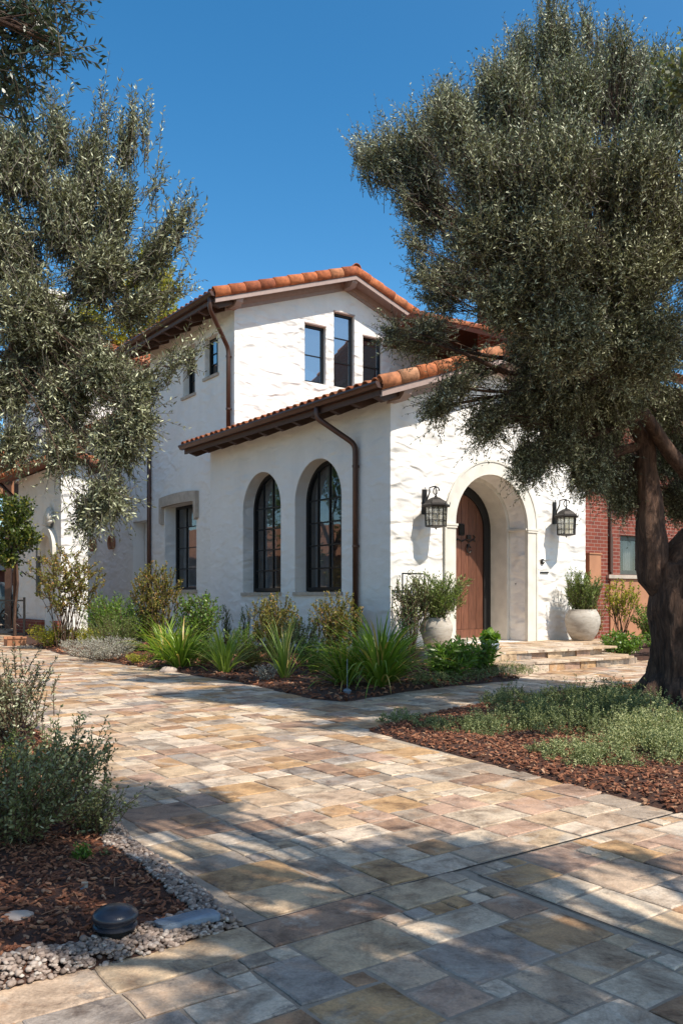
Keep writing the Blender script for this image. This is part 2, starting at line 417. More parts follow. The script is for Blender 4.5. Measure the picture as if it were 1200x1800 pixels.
def strip_ground(name, xs, ys, dz, mat):
    vs = [(x, y, gz(y)+dz) for y in ys for x in xs]; nx = len(xs)
    fs = [(j*nx+i, j*nx+i+1, (j+1)*nx+i+1, (j+1)*nx+i) for j in range(len(ys)-1) for i in range(nx-1)]
    return tag(mesh_obj(name, vs, fs, mat), kind='structure')
strip_ground('ground', [-400, -30, 30, 400], [-200, -6, 34, 500], -.03, M['ground'])
strip_ground('driveway_base', [-18, 20], [-6, 34], .0, M['grout'])

LB = 2.888; LA = 2.77
def pave(name, a0, a1, b0, b1, cell, sizes, test, zf, thick=.03, gap=.011, seed=1, cols=None, parent=None):
    rnd = random.Random(seed); gap *= .7
    na = int(round((a1-a0)/cell)); nb = int(round((b1-b0)/cell))
    used = np.zeros((na, nb), bool); mb = MB()
    for j in range(nb):
        for i in range(na):
            if used[i, j]: continue
            opts = sizes[:]; rnd.shuffle(opts)
            for w, h in opts+[(1, 1)]:
                if i+w <= na and j+h <= nb and not used[i:i+w, j:j+h].any(): break
            used[i:i+w, j:j+h] = True
            ca, cb_ = a0+(i+w/2)*cell, b0+(j+h/2)*cell
            c = ca*D2+cb_*D1
            if not test(c[0], c[1]): continue
            g = gap*rnd.uniform(.5, 1.1)
            A_, B_ = a0+i*cell+g, a0+(i+w)*cell-g; C_, D_ = b0+j*cell+g, b0+(j+h)*cell-g
            jit = lambda: rnd.uniform(-.0065, .0065)
            cs = [(A_+jit(), C_+jit()), (B_+jit(), C_+jit()), (B_+jit(), D_+jit()), (A_+jit(), D_+jit())]
            # subdivide edges a little so that stones look hand cut
            outl = []
            for q in range(4):
                p0, p1 = cs[q], cs[(q+1) % 4]
                outl += [p0, ((p0[0]*2+p1[0])/3+jit()*.8, (p0[1]*2+p1[1])/3+jit()*.8), ((p0[0]+p1[0]*2)/3+jit()*.8, (p0[1]+p1[1]*2)/3+jit()*.8)]
            n = len(outl); mx = sum(p[0] for p in outl)/n; my = sum(p[1] for p in outl)/n
            dz = rnd.uniform(-.003, .004); tx = rnd.uniform(-.006, .006); ty = rnd.uniform(-.006, .006)
            vs = []
            for ring, (ins, zz) in enumerate(((0, -thick), (0, -.004), (.006, 0))):
                for p in outl:
                    fx = 1-ins/max(.05, abs(p[0]-mx)) if abs(p[0]-mx) > .02 else 1
                    fy = 1-ins/max(.05, abs(p[1]-my)) if abs(p[1]-my) > .02 else 1
                    a_, b__ = mx+(p[0]-mx)*fx, my+(p[1]-my)*fy
                    w_ = a_*D2+b__*D1
                    vs.append((w_[0], w_[1], zf(w_[0], w_[1])+zz+dz+tx*(p[0]-mx)+ty*(p[1]-my)))
            fs = []
            for r_ in range(2):
                for k in range(n): fs.append((r_*n+k, r_*n+(k+1) % n, (r_+1)*n+(k+1) % n, (r_+1)*n+k))
            fs.append(tuple(range(2*n, 3*n)))
            mb.add(vs, fs, rnd.choice(cols) if cols else rnd.random())
    return mb
beds = [bed_left, bed_right, bed_house, bed_far]
def free(x, y):
    if not (-17 < x < 16 and -4 < y < 25): return False
    if abs(x) > 1.2+abs(y)*.62+2.0: return False
    return not any(inside(b, x, y) for b in beds)
S1 = [(2, 2), (3, 2), (2, 3), (3, 3), (4, 3), (4, 2), (3, 2), (2, 2), (3, 2)]
S2 = [(3, 2), (4, 3), (3, 3), (4, 3), (3, 2), (4, 2), (2, 2), (2, 3), (5, 3)]
mb = pave('driveway', LA-5.25+.02, LA+15.75+.02, LB+.012, LB+22.05, .105, S1, free, lambda x, y: gz(y)+.006, seed=3)
m2 = pave('a', LA-12.0, LA-5.25, LB+.012, LB+22.05, .105, S1, free, lambda x, y: gz(y)+.006, seed=5)
m3 = pave('a', LA-7.5, LA-.012, LB-.24, LB-.012, .12, [(4, 2), (3, 2), (5, 2)], free, lambda x, y: gz(y)+.006, seed=11)
m4 = pave('a', LA-7.5, LA-.012, LB-.24-5.04, LB-.24, .105, S2, free, lambda x, y: gz(y)+.006, seed=8)
m5 = pave('a', LA+.012, LA+9, LB-5.052, LB-.012, .105, S2, free, lambda x, y: gz(y)+.006, seed=9)
for q in (m2, m3, m4, m5):
    b = len(mb.v); mb.v += q.v; mb.f += [tuple(b+i for i in f) for f in q.f]; mb.r += q.r
tag(mb.build('driveway', M['paver']), kind='structure')
ej = MB()
def ribbon(p, q, w):
    n = 30; vs = []
    for i in range(n+1):
        a, b_ = p[0]+(q[0]-p[0])*i/n, p[1]+(q[1]-p[1])*i/n; dx = w if p[0] == q[0] else 0; dy = w if p[1] == q[1] else 0
        for sg in (-1, 1):
            ww = (a+sg*dx)*D2+(b_+sg*dy)*D1; vs.append((ww[0], ww[1], gz(ww[1])+.004))
    ej.add(vs, [(2*i, 2*i+1, 2*i+3, 2*i+2) for i in range(n)])
ribbon((-2.0, LB), (4.6, LB), .005); ribbon((LA, LB-.1), (LA, LB-3.5), .0035)
tag(ej.build('driveway_joint', M['gap']), kind='structure')

def bed(name, poly, cell=.18, amp=.035, lift=.025, label=None):
    bm = bmesh.new()
    vs = [bm.verts.new((p[0], p[1], 0)) for p in poly]; bm.faces.new(vs)
    bmesh.ops.triangulate(bm, faces=bm.faces[:])
    xs = [p[0] for p in poly]; ys = [p[1] for p in poly]
    for ax, lo, hi in ((0, max(min(xs), -12), min(max(xs), 14)), (1, min(ys), min(max(ys), 30))):
        k = lo+cell
        while k < hi:
            co = [0, 0, 0]; no = [0, 0, 0]; co[ax] = k; no[ax] = 1
            bmesh.ops.bisect_plane(bm, geom=bm.verts[:]+bm.edges[:]+bm.faces[:], plane_co=co, plane_no=no); k += cell
    from mathutils import noise as mn
    for v in bm.verts:
        d = edge_dist(poly, v.co.x, v.co.y)
        e = min(1, d/.25)
        v.co.z = gz(v.co.y)+.004+lift*min(1, d/.04)+e*(amp*mn.noise(Vector((v.co.x*2.2, v.co.y*2.2, 1)))+amp*.6*mn.noise(Vector((v.co.x*7, v.co.y*7, 5)))+.02)
    me = bpy.data.meshes.new(name); bm.to_mesh(me); bm.free(); me.materials.append(M['soil'])
    me.polygons.foreach_set('use_smooth', [True]*len(me.polygons))
    o = bpy.data.objects.new(name, me); COL.objects.link(o); return tag(o, kind='structure')
from mathutils import noise as mn
def bed_z(poly, x, y, amp=.035, lift=.025):
    d = edge_dist(poly, x, y); e = min(1, d/.25)
    return gz(y)+.004+lift*min(1, d/.04)+e*(amp*mn.noise(Vector((x*2.2, y*2.2, 1)))+amp*.6*mn.noise(Vector((x*7, y*7, 5)))+.02)
bed('planting_bed_soil', bed_left, .09); bed('planting_bed_soil', bed_right, .14); bed('planting_bed_soil', bed_house, .3); bed('planting_bed_soil', bed_far, .4)

def chips(name, poly, n, box, L0, mat, label, cat, test=None, aspect=(.35, .2), seed=1, zoff=.0, extra=None):
    rnd = random.Random(seed); mb = MB(); c = 0; tries = 0
    while c < n and tries < n*12:
        tries += 1
        x = rnd.uniform(box[0], box[2]); y = rnd.uniform(box[1], box[3])
        if not inside(poly, x, y) or abs(x) > .66*y+.8: continue
        if test and not test(x, y): continue
        d = edge_dist(poly, x, y)
        if d < .012 and rnd.random() < .6: continue
        z = bed_z(poly, x, y)+zoff+rnd.uniform(0, .012)
        l = L0*rnd.uniform(.5, 1.5); w = l*aspect[0]*rnd.uniform(.7, 1.4); h = l*aspect[1]*rnd.uniform(.7, 1.3)
        M3 = Matrix.Rotation(rnd.uniform(0, 6.28), 3, 'Z') @ Matrix.Rotation(rnd.gauss(0, .35), 3, 'X') @ Matrix.Rotation(rnd.gauss(0, .35), 3, 'Y')
        k = rnd.uniform(.5, .9)
        loc = [(-l/2,-w/2*k,-h/2),(l/2,-w/2,-h/2),(l/2*k,w/2,-h/2),(-l/2,w/2,-h/2),(-l/2*k,-w/2*k,h/2),(l/2*k,-w/2,h/2),(l/2*k,w/2*k,h/2),(-l/2,w/2*k,h/2)]
        mb.add([M3 @ Vector(p)+Vector((x, y, z)) for p in loc], [(3,2,1,0),(4,5,6,7),(0,1,5,4),(1,2,6,5),(2,3,7,6),(3,0,4,7)], rnd.random())
        c += 1
    o = mb.build(name, mat); return tag(o, label, cat, kind='stuff')
# gravel band of the left bed: along the two paved edges
gl = [G(425,1630), G(345,1560), G(230,1480), G(170,1395)]; gb = [G(-330,1835), G(0,1745), G(270,1680), G(425,1630)]
def seg_d(pl, x, y):
    m = 9
    for a, b in zip(pl, pl[1:]):
        dx, dy = b[0]-a[0], b[1]-a[1]; t = max(0, min(1, ((x-a[0])*dx+(y-a[1])*dy)/(dx*dx+dy*dy)))
        m = min(m, math.hypot(x-a[0]-t*dx, y-a[1]-t*dy))
    return m
def in_gravel(x, y):
    w = .03*mn.noise(Vector((x*6, y*6, 2)))
    return seg_d(gb, x, y) < .17+w or seg_d(gl, x, y) < .155+w
chips('mulch', bed_left, 26000, (-4.2, 2.7, -.3, 9), .024, M['chip'], 'reddish brown bark mulch in the left foreground bed', 'mulch', lambda x, y: not in_gravel(x, y), seed=2)
chips('mulch', bed_right, 38000, (.1, 4.3, 6.6, 11.5), .031, M['chip'], 'reddish brown bark chips in the bed under the olive tree', 'mulch', seed=3)
chips('mulch', bed_house, 9000, (-6.8, 9.6, 3, 19), .055, M['chip'], 'brown mulch in the planting bed along the house', 'mulch', seed=4)
def pebbles():
    rnd = random.Random(5); mb = MB()
    bm = bmesh.new(); bmesh.ops.create_icosphere(bm, subdivisions=2, radius=1)
    base = [v.co.copy() for v in bm.verts]; fs = [tuple(v.index for v in f.verts) for f in bm.faces]; bm.free()
    variants = []
    for k in range(8):
        off = Vector((k*3.1, 7, 1)); variants.append([p*(1+.5*mn.noise(p*1.1+off)) for p in base])
    c = 0
    while c < 5600:
        x = rnd.uniform(-2.2, -.3); y = rnd.uniform(2.2, 5.6)
        if not inside(bed_left, x, y) or not in_gravel(x, y) or abs(x) > .47*y+.1: continue
        c += 1; r = rnd.uniform(.0045, .0105)*(1.35 if rnd.random() < .12 else 1); z = bed_z(bed_left, x, y)+rnd.uniform(0, .016)
        Mx = Matrix.Rotation(rnd.uniform(0, 6.28), 3, 'Z') @ Matrix.Rotation(rnd.uniform(-.6, .6), 3, 'X')
        sc_ = Vector((r*rnd.uniform(1, 1.6), r, r*rnd.uniform(.55, .85)))
        mb.add([Mx @ Vector((p.x*sc_.x, p.y*sc_.y, p.z*sc_.z))+Vector((x, y, z)) for p in variants[c % 8]], fs, rnd.random())
    tag(mb.build('gravel', M['pebble'], None, True), 'pinkish beige gravel edging the left foreground bed', 'gravel', kind='stuff')
pebbles()
# dead leaves / twigs on the left mulch
def litter():
    rnd = random.Random(9); mb = MB()
    for i in range(260):
        x = rnd.uniform(-2.2, -.75); y = rnd.uniform(2.9, 5.2)
        if not inside(bed_left, x, y) or in_gravel(x, y): continue
        z = bed_z(bed_left, x, y)+.015; a = rnd.uniform(0, 6.28); l = rnd.uniform(.03, .13)
        mb.tube([(x, y, z), (x+math.cos(a)*l*.5, y+math.sin(a)*l*.5, z+.015), (x+math.cos(a+.3)*l, y+math.sin(a+.3)*l, z)], .0013, 4, rnd.uniform(.6, 1))
    tag(mb.build('dry_twigs', M['chip']), 'thin dry twigs scattered on the left mulch', 'twigs', kind='stuff')
litter()

# ------------------------------------------------------------------ the house
house = thing('house', 'white stucco two storey house with terracotta tile roofs and arched oak door', 'house', H(0, 0, 0), ANG)
def arch_loop(c, hw, z0, zs, n=20):
    """closed loop in (x,z): from bottom right up the right jamb over the arch"""
    pts = [(c+hw, z0)]
    for k in range(n+1):
        a = math.pi*k/n; pts.append((c+hw*math.cos(a), zs+hw*math.sin(a)))
    pts.append((c-hw, z0)); return pts
def rect_loop(x0, x1, z0, z1): return [(x1, z0), (x1, z1), (x0, z1), (x0, z0)]
def facade(name, outer, holes, fn, mat, parent, thick=.0):
    """holes: (loop, depth). fn(x,z,d)->local xyz (d = depth into the wall)"""
    bm = bmesh.new(); es = []
    def loop(l):
        vs = [bm.verts.new(fn(x, z, 0)) for x, z in l]
        for i in range(len(vs)): es.append(bm.edges.new((vs[i], vs[(i+1) % len(vs)])))
        return vs
    loop(outer); hv = [loop(h) for h, d in holes]
    bmesh.ops.triangle_fill(bm, use_beauty=True, use_dissolve=False, edges=es)
    for (h, d), vs in zip(holes, hv):
        bk = [bm.verts.new(fn(x, z, d)) for x, z in h]
        for i in range(len(vs)):
            j = (i+1) % len(vs); bm.faces.new((vs[i], vs[j], bk[j], bk[i]))
    bmesh.ops.recalc_face_normals(bm, faces=bm.faces[:])
    me = bpy.data.meshes.new(name); bm.to_mesh(me); bm.free(); me.materials.append(mat)
    o = bpy.data.objects.new(name, me); COL.objects.link(o); o.parent = parent; return o
SLOPE = .345
LZ = 4.70; LR = 2.53; LEV = -.58      # lower roof: eave height (top of slab), ridge s, eave s
def lz(s): return LZ+SLOPE*((s if s < LR else 2*LR-s)-LEV)
UZ = 7.93; UR = 3.5; UEV = -.35
def uz(s): return UZ+SLOPE*((s if s < UR else 2*UR-s)-UEV)
front = lambda x, z, d: (x, 0+d, z)
left = lambda x, z, d: (0+d, x, z)
DC, DW, DZ0, DZS = 2.385, .935, .465, 2.62
facade('wall', [(0, -.1), (5.06, -.1), (5.06, lz(5.06)-.14), (LR, lz(LR)-.14), (0, lz(0)-.14)], [(arch_loop(DC, DW, DZ0, DZS), .42)], front, M['stucco'], house)
arches = [(4.235, .765), (2.175, .775)]
facade('wall', [(0, -.1), (6.5, -.1), (6.5, lz(0)-.14), (0, lz(0)-.14)], [(arch_loop(c, w, 1.40, 3.13), .32) for c, w in arches], left, M['stucco_side'], house)
left4 = lambda x, z, d: (.4+d, x, z)
facade('wall', [(6.1, -.1), (16, -.1), (16, 6.3), (10.8, 6.3), (10.8, uz(.4)-.14), (6.1, uz(.4)-.14)],
       [(rect_loop(8.02, 9.86, 1.49, 3.68), .38), (rect_loop(10.85, 12.0, .35, 3.42), .34), (rect_loop(8.1, 8.77, 6.34, 7.56), .24), (rect_loop(6.9, 7.57, 6.58, 7.52), .20)], left4, M['stucco_side'], house)
up = lambda x, z, d: (x, 6.1+d, z)
facade('wall', [(.4, 4.4), (6.6, 4.4), (6.6, uz(6.6)-.14), (UR, uz(UR)-.14), (.4, uz(.4)-.14)],
       [(rect_loop(2.31, 2.93, 6.50, 7.90), .16), (rect_loop(3.17, 3.80, 6.50, 8.34), .16), (rect_loop(4.07, 4.69, 6.50, 7.90), .16)], up, M['stucco'], house)
# remaining outer walls
mb = MB(); mb.box(5.05, .01, -.1, 5.06, 16, 4.75); mb.box(.401, 15.99, -.1, 5.9, 16.0, 6.3)
mb.box(6.59, 6.11, -.1, 6.6, 10.8, uz(6.6)-.14); mb.box(.41, 10.79, 4, 6.59, 10.80, 7.9)
mb.box(0.001, 6.49, -.1, .41, 6.5, lz(0)-.14)
mb.build('rear_wall', M['stucco_side'], house)
mb = MB(); mb.box(.02, 1.3, .30, 5.0, 6.0, .40); mb.box(.45, 6.2, .2, 5.0, 15.9, .3); mb.box(.5, 6.2, 5.4, 6.5, 10.7, 5.5)
mb.box(4.9, .1, .4, 5.0, 15.9, 4.6); mb.box(.5, 3.1, .4, 5, 3.2, 4.6)
mb.build('interior_floor', M['sandstone'], house)
# upper gable peak wall fill (underside between slopes handled by roof slab)

def roof_slope(name_mb, tiles, O, e, u, nrm, Le, Lu, seed):
    """slab + barrel tiles; O eave corner, e along the eave, u up the slope"""
    O, e, u, nrm = map(Vector, (O, e, u, nrm))
    rnd = random.Random(seed)
    c = [O, O+e*Le, O+e*Le+u*Lu, O+u*Lu]
    vs = [p for p in c]+[p-nrm*.09 for p in c]
    name_mb.add(vs, [(0,1,2,3), (7,6,5,4), (0,4,5,1), (1,5,6,2), (2,6,7,3), (3,7,4,0)])
    ncol = max(1, round(Le/.235)); cw = Le/ncol; ex = .37; nrow = math.ceil(Lu/ex)
    seg = 6
    for i in range(ncol):
        for j in range(nrow):
            b = O+e*(cw*(i+.5)+rnd.uniform(-.008, .008))+u*(j*ex-.05+rnd.uniform(-.012, .012))
            ln = min(.44, Lu-j*ex+.05)
            if ln < .08: continue
            rad0, rad1 = .098, .082; vs = []
            for (q, rad, lift) in ((0, rad0, .034), (ln, rad1, .002)):
                for rr in (rad, rad-.018):
                    for k in range(seg+1):
                        a = math.pi*k/seg
                        vs.append(b+u*q+e*(math.cos(a)*rr)+nrm*(math.sin(a)*rr*.95+lift))
            n = seg+1; fs = []
            for k in range(seg):
                fs.append((k, k+1, 2*n+k+1, 2*n+k)); fs.append((n+k+1, n+k, 3*n+k, 3*n+k+1)); fs.append((k+1, k, n+k, n+k+1))
            tiles.add(vs, fs, rnd.random()**1.0)
def ridge_caps(tiles, p0, p1, seed, rad=.13):
    rnd = random.Random(seed); p0 = Vector(p0); p1 = Vector(p1); d = (p1-p0); Ln = d.length; d.normalize()
    x = d.cross(Vector((0, 0, 1))).normalized(); y = x.cross(d); n = int(Ln/.36)
    for i in range(n+1):
        b = p0+d*(i*Ln/(n+1)); ln = Ln/(n+1)+.06; vs = []
        for q, r_, l in ((0, rad, .03), (ln, rad*.86, 0)):
            for rr in (r_, r_-.02):
                for k in range(9):
                    a = math.pi*(k/8); vs.append(b+d*q+x*math.cos(a)*rr+y*(math.sin(a)*rr+l-.02))
        fs = []
        for k in range(8): fs += [(k, k+1, 18+k+1, 18+k), (9+k+1, 9+k, 27+k, 27+k+1), (k+1, k, 9+k, 9+k+1)]
        tiles.add(vs, fs, rnd.random())
def rake_tiles(tiles, P0, u, nrm, out, Lu, seed, rad=.115):
    """row of large barrel tiles along the verge; P0 eave end, u upslope, out = outward horizontal"""
    P0, u, nrm, out = map(Vector, (P0, u, nrm, out)); rnd = random.Random(seed)
    n = round(Lu/.42); ex = Lu/n
    for i in range(n):
        b = P0+u*(i*ex-.02); ln = ex+.05; vs = []
        r0 = rad*(1+rnd.uniform(-.015, .02))
        for q, r_, l in ((0, r0, .010), (ln, r0*.93, 0)):
            for rr in (r_, r_-.02):
                for k in range(11):
                    a = -math.pi*.42+math.pi*1.42*k/10
                    vs.append(b+u*q+out*(math.cos(a)*rr*.62+l-.03)+nrm*(math.sin(a)*rr*1.05+l))
        fs = []
        for k in range(10): fs += [(k, k+1, 22+k+1, 22+k), (11+k+1, 11+k, 33+k, 33+k+1), (k+1, k, 11+k, 11+k+1)]
        tiles.add(vs, fs, rnd.random())
def gable_roof_parts(sev, sr, zfun, t0, t1, seed, verge=True):
    slab = MB(); tiles = MB(); rake = MB()
    k = math.sqrt(1+SLOPE**2); ul = Vector((1/k, 0, SLOPE/k)); nl = Vector((-SLOPE/k, 0, 1/k))
    ur_ = Vector((-1/k, 0, SLOPE/k)); nr = Vector((SLOPE/k, 0, 1/k)); zE = zfun(sev); Lu = (sr-sev)*k
    roof_slope(slab, tiles, (sev, t0, zE), (0, 1, 0), ul, nl, t1-t0, Lu, seed)
    roof_slope(slab, tiles, (2*sr-sev, t0, zE), (0, 1, 0), ur_, nr, t1-t0, Lu, seed+1)
    ridge_caps(tiles, (sr, t0-.02, zfun(sr)+.05), (sr, t1, zfun(sr)+.05), seed+2)
    o = tiles.build('roof', M['tile'], house, True)
    slab.build('roof_deck', M['tilebase'], o)
    if verge:
        rake_tiles(rake, (sev, t0, zE+.02), ul, nl, (0, -1, 0), Lu, seed+3)
        rake_tiles(rake, (2*sr-sev, t0, zE+.02), ur_, nr, (0, -1, 0), Lu, seed+4)
        rake.build('rake_tiles', M['rake'], o, True)
    # verge boards and soffit
    bd = MB()
    for sgn in (0, 1):
        s_ = (lambda x: x) if sgn == 0 else (lambda x: 2*sr-x)
        def fn(a, b, w): return (s_(w), a, zfun(s_(w))+b)
        wall_t = t0+.5
        if verge:
            bd.prism([(t0+.02, -.10), (t0+.07, -.10), (t0+.07, -.20), (t0+.02, -.20)], fn, sev+.02, sr)      # barge board
            bd.prism([(t0+.07, -.11), (wall_t-.003, -.11), (wall_t-.003, -.13), (t0+.07, -.13)], fn, sev+.1, sr)     # soffit
            bd.prism([(wall_t-.09, -.133), (wall_t-.003, -.133), (wall_t-.003, -.34), (wall_t-.04, -.34), (wall_t-.04, -.26), (wall_t-.065, -.24)], fn, sev+.5, sr)  # frieze moulding
    if verge: bd.build('barge_board', M['taupe'], house)
    return o
gable_roof_parts(LEV, LR, lz, -.5, 6.7, 21)
gable_roof_parts(UEV, UR, uz, 5.6, 11.15, 41)
def eave(sev, zE, t0, t1, wall_s, pipe_t, seed):
    """gutter, fascia and rafter tails on the left eave"""
    g = MB(); x0 = sev-.13; z1 = zE+.03
    prof = [(x0+.015, z1), (x0, z1-.005), (x0-.003, z1-.035), (x0+.02, z1-.06), (x0+.045, z1-.10), (x0+.125, z1-.105), (x0+.13, z1-.02), (x0+.118, z1-.02), (x0+.113, z1-.094), (x0+.05, z1-.09), (x0+.03, z1-.055), (x0+.012, z1-.03)]
    g.prism(prof, lambda a, b, w: (a, w, b), t0, t1)
    g.add([(p[0], t0-.002, p[1]) for p in prof[:7]], [tuple(range(7))]); g.add([(p[0], t1+.002, p[1]) for p in prof[:7]], [tuple(range(7))])
    g.build('gutter', M['gutter'], house)
    f = MB(); f.box(sev+.003, t0+.05, zE-.165, sev+.045, t1-.05, zE-.085); f.build('fascia', M['darkwood'], house)
    sz = lambda s: zE+SLOPE*(s-sev)
    b = MB(); b.prism([(sev+.05, sz(sev+.05)-.1), (wall_s+.0, sz(wall_s)-.1), (wall_s+.0, sz(wall_s)-.125), (sev+.05, sz(sev+.05)-.125)], lambda a, z, w: (a, w, z), t0+.08, t1-.08)
    b.build('soffit', M['darkwood'], house)
    n = int((t1-t0)/.62)
    for i in range(n+1):
        t = t0+.25+i*(t1-t0-.5)/n
        r = MB(); r.prism([(sev+.05, sz(sev+.05)-.13), (wall_s+.05, sz(wall_s+.05)-.13), (wall_s+.05, sz(wall_s)-.24), (sev+.22, sz(sev)-.22), (sev+.05, sz(sev)-.17)], lambda a, z, w: (a, w, z), t-.05, t+.05)
        r.build('rafter_tail', M['darkwood'], house)
eave(LEV, LZ, -.5, 6.7, 0, .86, 1)
eave(UEV, UZ, 5.6, 11.15, .4, 6.3, 2)
def downpipe(pts, rad=.05, straps=(), wall=None):
    P = [Vector(p) for p in pts]
    # round the elbows
    out = [P[0]]
    for i in range(1, len(P)-1):
        a, b, c = P[i-1], P[i], P[i+1]; l = min(.12, (a-b).length*.45, (c-b).length*.45)
        p0 = b+(a-b).normalized()*l; p1 = b+(c-b).normalized()*l
        for k in range(5):
            t = k/4; out.append(p0*(1-t)**2+b*2*t*(1-t)+p1*t*t)
    out.append(P[-1])
    o = MB().tube(out, rad, 12).build('downpipe', M['gutter'], house, True)
    for z in straps:
        q = P[-2]; s = MB(); s.lathe([(rad+.004, -.02), (rad+.009, -.02), (rad+.009, .02), (rad+.004, .02)], 14, (q.x, q.y, z)); s.box(q.x, q.y-.012, z-.02, wall, q.y+.012, z+.02)
        s.build('pipe_strap', M['gutter'], o)
downpipe([(LEV-.06, 1.25, LZ-.08), (LEV-.06, 1.25, LZ-.26), (-.075, .88, LZ-.72), (-.075, .88, .15)], .05, (3.6, 2.2, .9), 0)
downpipe([(UEV-.06, 5.72, UZ-.08), (UEV-.06, 5.75, UZ-.3), (.32, 6.24, UZ-.95), (.32, 6.24, 5.12)], .05, (6.8, 5.6), .4)
downpipe([(.33, 10.72, 6.15), (.33, 10.72, 3.5), (.33, 10.72, .2)], .055, (4.0, 1.6), .4)
# timber outlookers at the gable
def outlooker(s, t, z, ln):
    b = MB(); b.prism([(t, z), (t+ln, z), (t+ln, z-.20), (t+.12, z-.20), (t+.02, z-.12), (t, z-.06)], lambda a, zz, w: (w, a, zz), s-.08, s+.08)
    b.build('beam_end', M['taupe'], house)
outlooker(UR, 5.66, uz(UR)-.15, .44); outlooker(.30, 5.66, uz(.30)-.14, .44); outlooker(6.6, 5.66, uz(6.6)-.14, .44)
outlooker(.02, -.44, lz(.0)-.14, .44); outlooker(5.0, -.44, lz(5.0)-.14, .44); outlooker(LR, -.44, lz(LR)-.15, .44)

# left wing roof (ridge along t) and cross wing behind
def zz(s): return 6.3+SLOPE*((s if s < 3.2 else 6.4-s)+.2)
gable_roof_parts(-.2, 3.2, zz, 11.2, 16.4, 61, False)
# cross wing: ridge along d2
def cross_wing():
    mb = MB(); s0, s1, t0, t1 = -.5, 5.6, 16.02, 22.0; zt = 9.0
    mb.box(s0, t0, -.1, s1, t1, zt)
    mb.prism([(t0, zt), (t1, zt), ((t0+t1)/2, zt+1.2)], lambda a, b, w: (w, a, b), s0, s1)
    mb.build('wall', M['stucco'], house)
    slab = MB(); tiles = MB(); k = math.sqrt(1+.42**2); Lu = (3+.4)*k
    roof_slope(slab, tiles, (s0-.4, t0-.4, zt+.02), (1, 0, 0), (0, 1/k, .42/k), (0, -.42/k, 1/k), s1-s0+.8, Lu, 71)
    roof_slope(slab, tiles, (s0-.4, t1+.4, zt+.02), (1, 0, 0), (0, -1/k, .42/k), (0, .42/k, 1/k), s1-s0+.8, Lu, 72)
    ridge_caps(tiles, (s0-.4, 19, zt+1.48), (s1+.4, 19, zt+1.48), 73)
    o = tiles.build('roof', M['tile'], house, True); slab.build('roof_deck', M['tilebase'], o)
    c = MB(); c.box(-.4, 19.2, 9.3, 1.0, 20.4, 11.9); c.box(-.48, 19.12, 11.9, 1.08, 20.48, 12.05); c.build('chimney', M['stucco'], o)
cross_wing()

# stone trims
def arch_ring(name, c, ri, ro, zs, z0, fn, d0, d1, mat, parent, n=24, rim=.0):
    mb = MB(); P = arch_loop(c, ri, z0, zs, n); Q = arch_loop(c, ro, z0, zs, n); k = len(P)
    vs = [fn(x, z, d0) for x, z in P]+[fn(x, z, d0) for x, z in Q]+[fn(x, z, d1) for x, z in P]+[fn(x, z, d1) for x, z in Q]
    fs = []
    for i in range(k-1):
        fs += [(i, i+1, k+i+1, k+i), (2*k+i, 3*k+i, 3*k+i+1, 2*k+i+1), (k+i, k+i+1, 3*k+i+1, 3*k+i), (i, 2*k+i, 2*k+i+1, i+1)]
    fs += [(0, k, 3*k, 2*k), (k-1, 2*k-1, 4*k-1, 3*k-1)]
    mb.add(vs, fs); return mb.build(name, mat, parent)
sur = arch_ring('door_surround', DC, DW-.004, 1.185, DZS, DZ0-.01, front, -.045, .03, M['stone'], house)
arch_ring('moulding', DC, 1.16, 1.20, DZS, DZ0, front, -.06, -.043, M['stone'], sur)
arch_ring('inner_jamb', DC, DW-.075, DW+.05, DZS, DZ0, front, .423, .86, M['stone'], sur)
for sg in (-1, 1):
    im = MB(); x = DC+sg*(DW+.115)
    im.box(x-.15, -.075, DZS-.05, x+.15, .0, DZS-.015); im.box(x-.135, -.065, DZS-.09, x+.135, .0, DZS-.05)
    im.box(DC+sg*(DW-.03)-.03, -.045, DZS-.05, DC+sg*(DW-.03)+.03, .41, DZS-.015)
    im.build('impost', M['stone'], sur)
ck = MB(); ck.box(DC+DW-.02, .25, 1.55, DC+DW-.01, .27, 1.57); ck.build('wall_stud', M['iron'], sur)
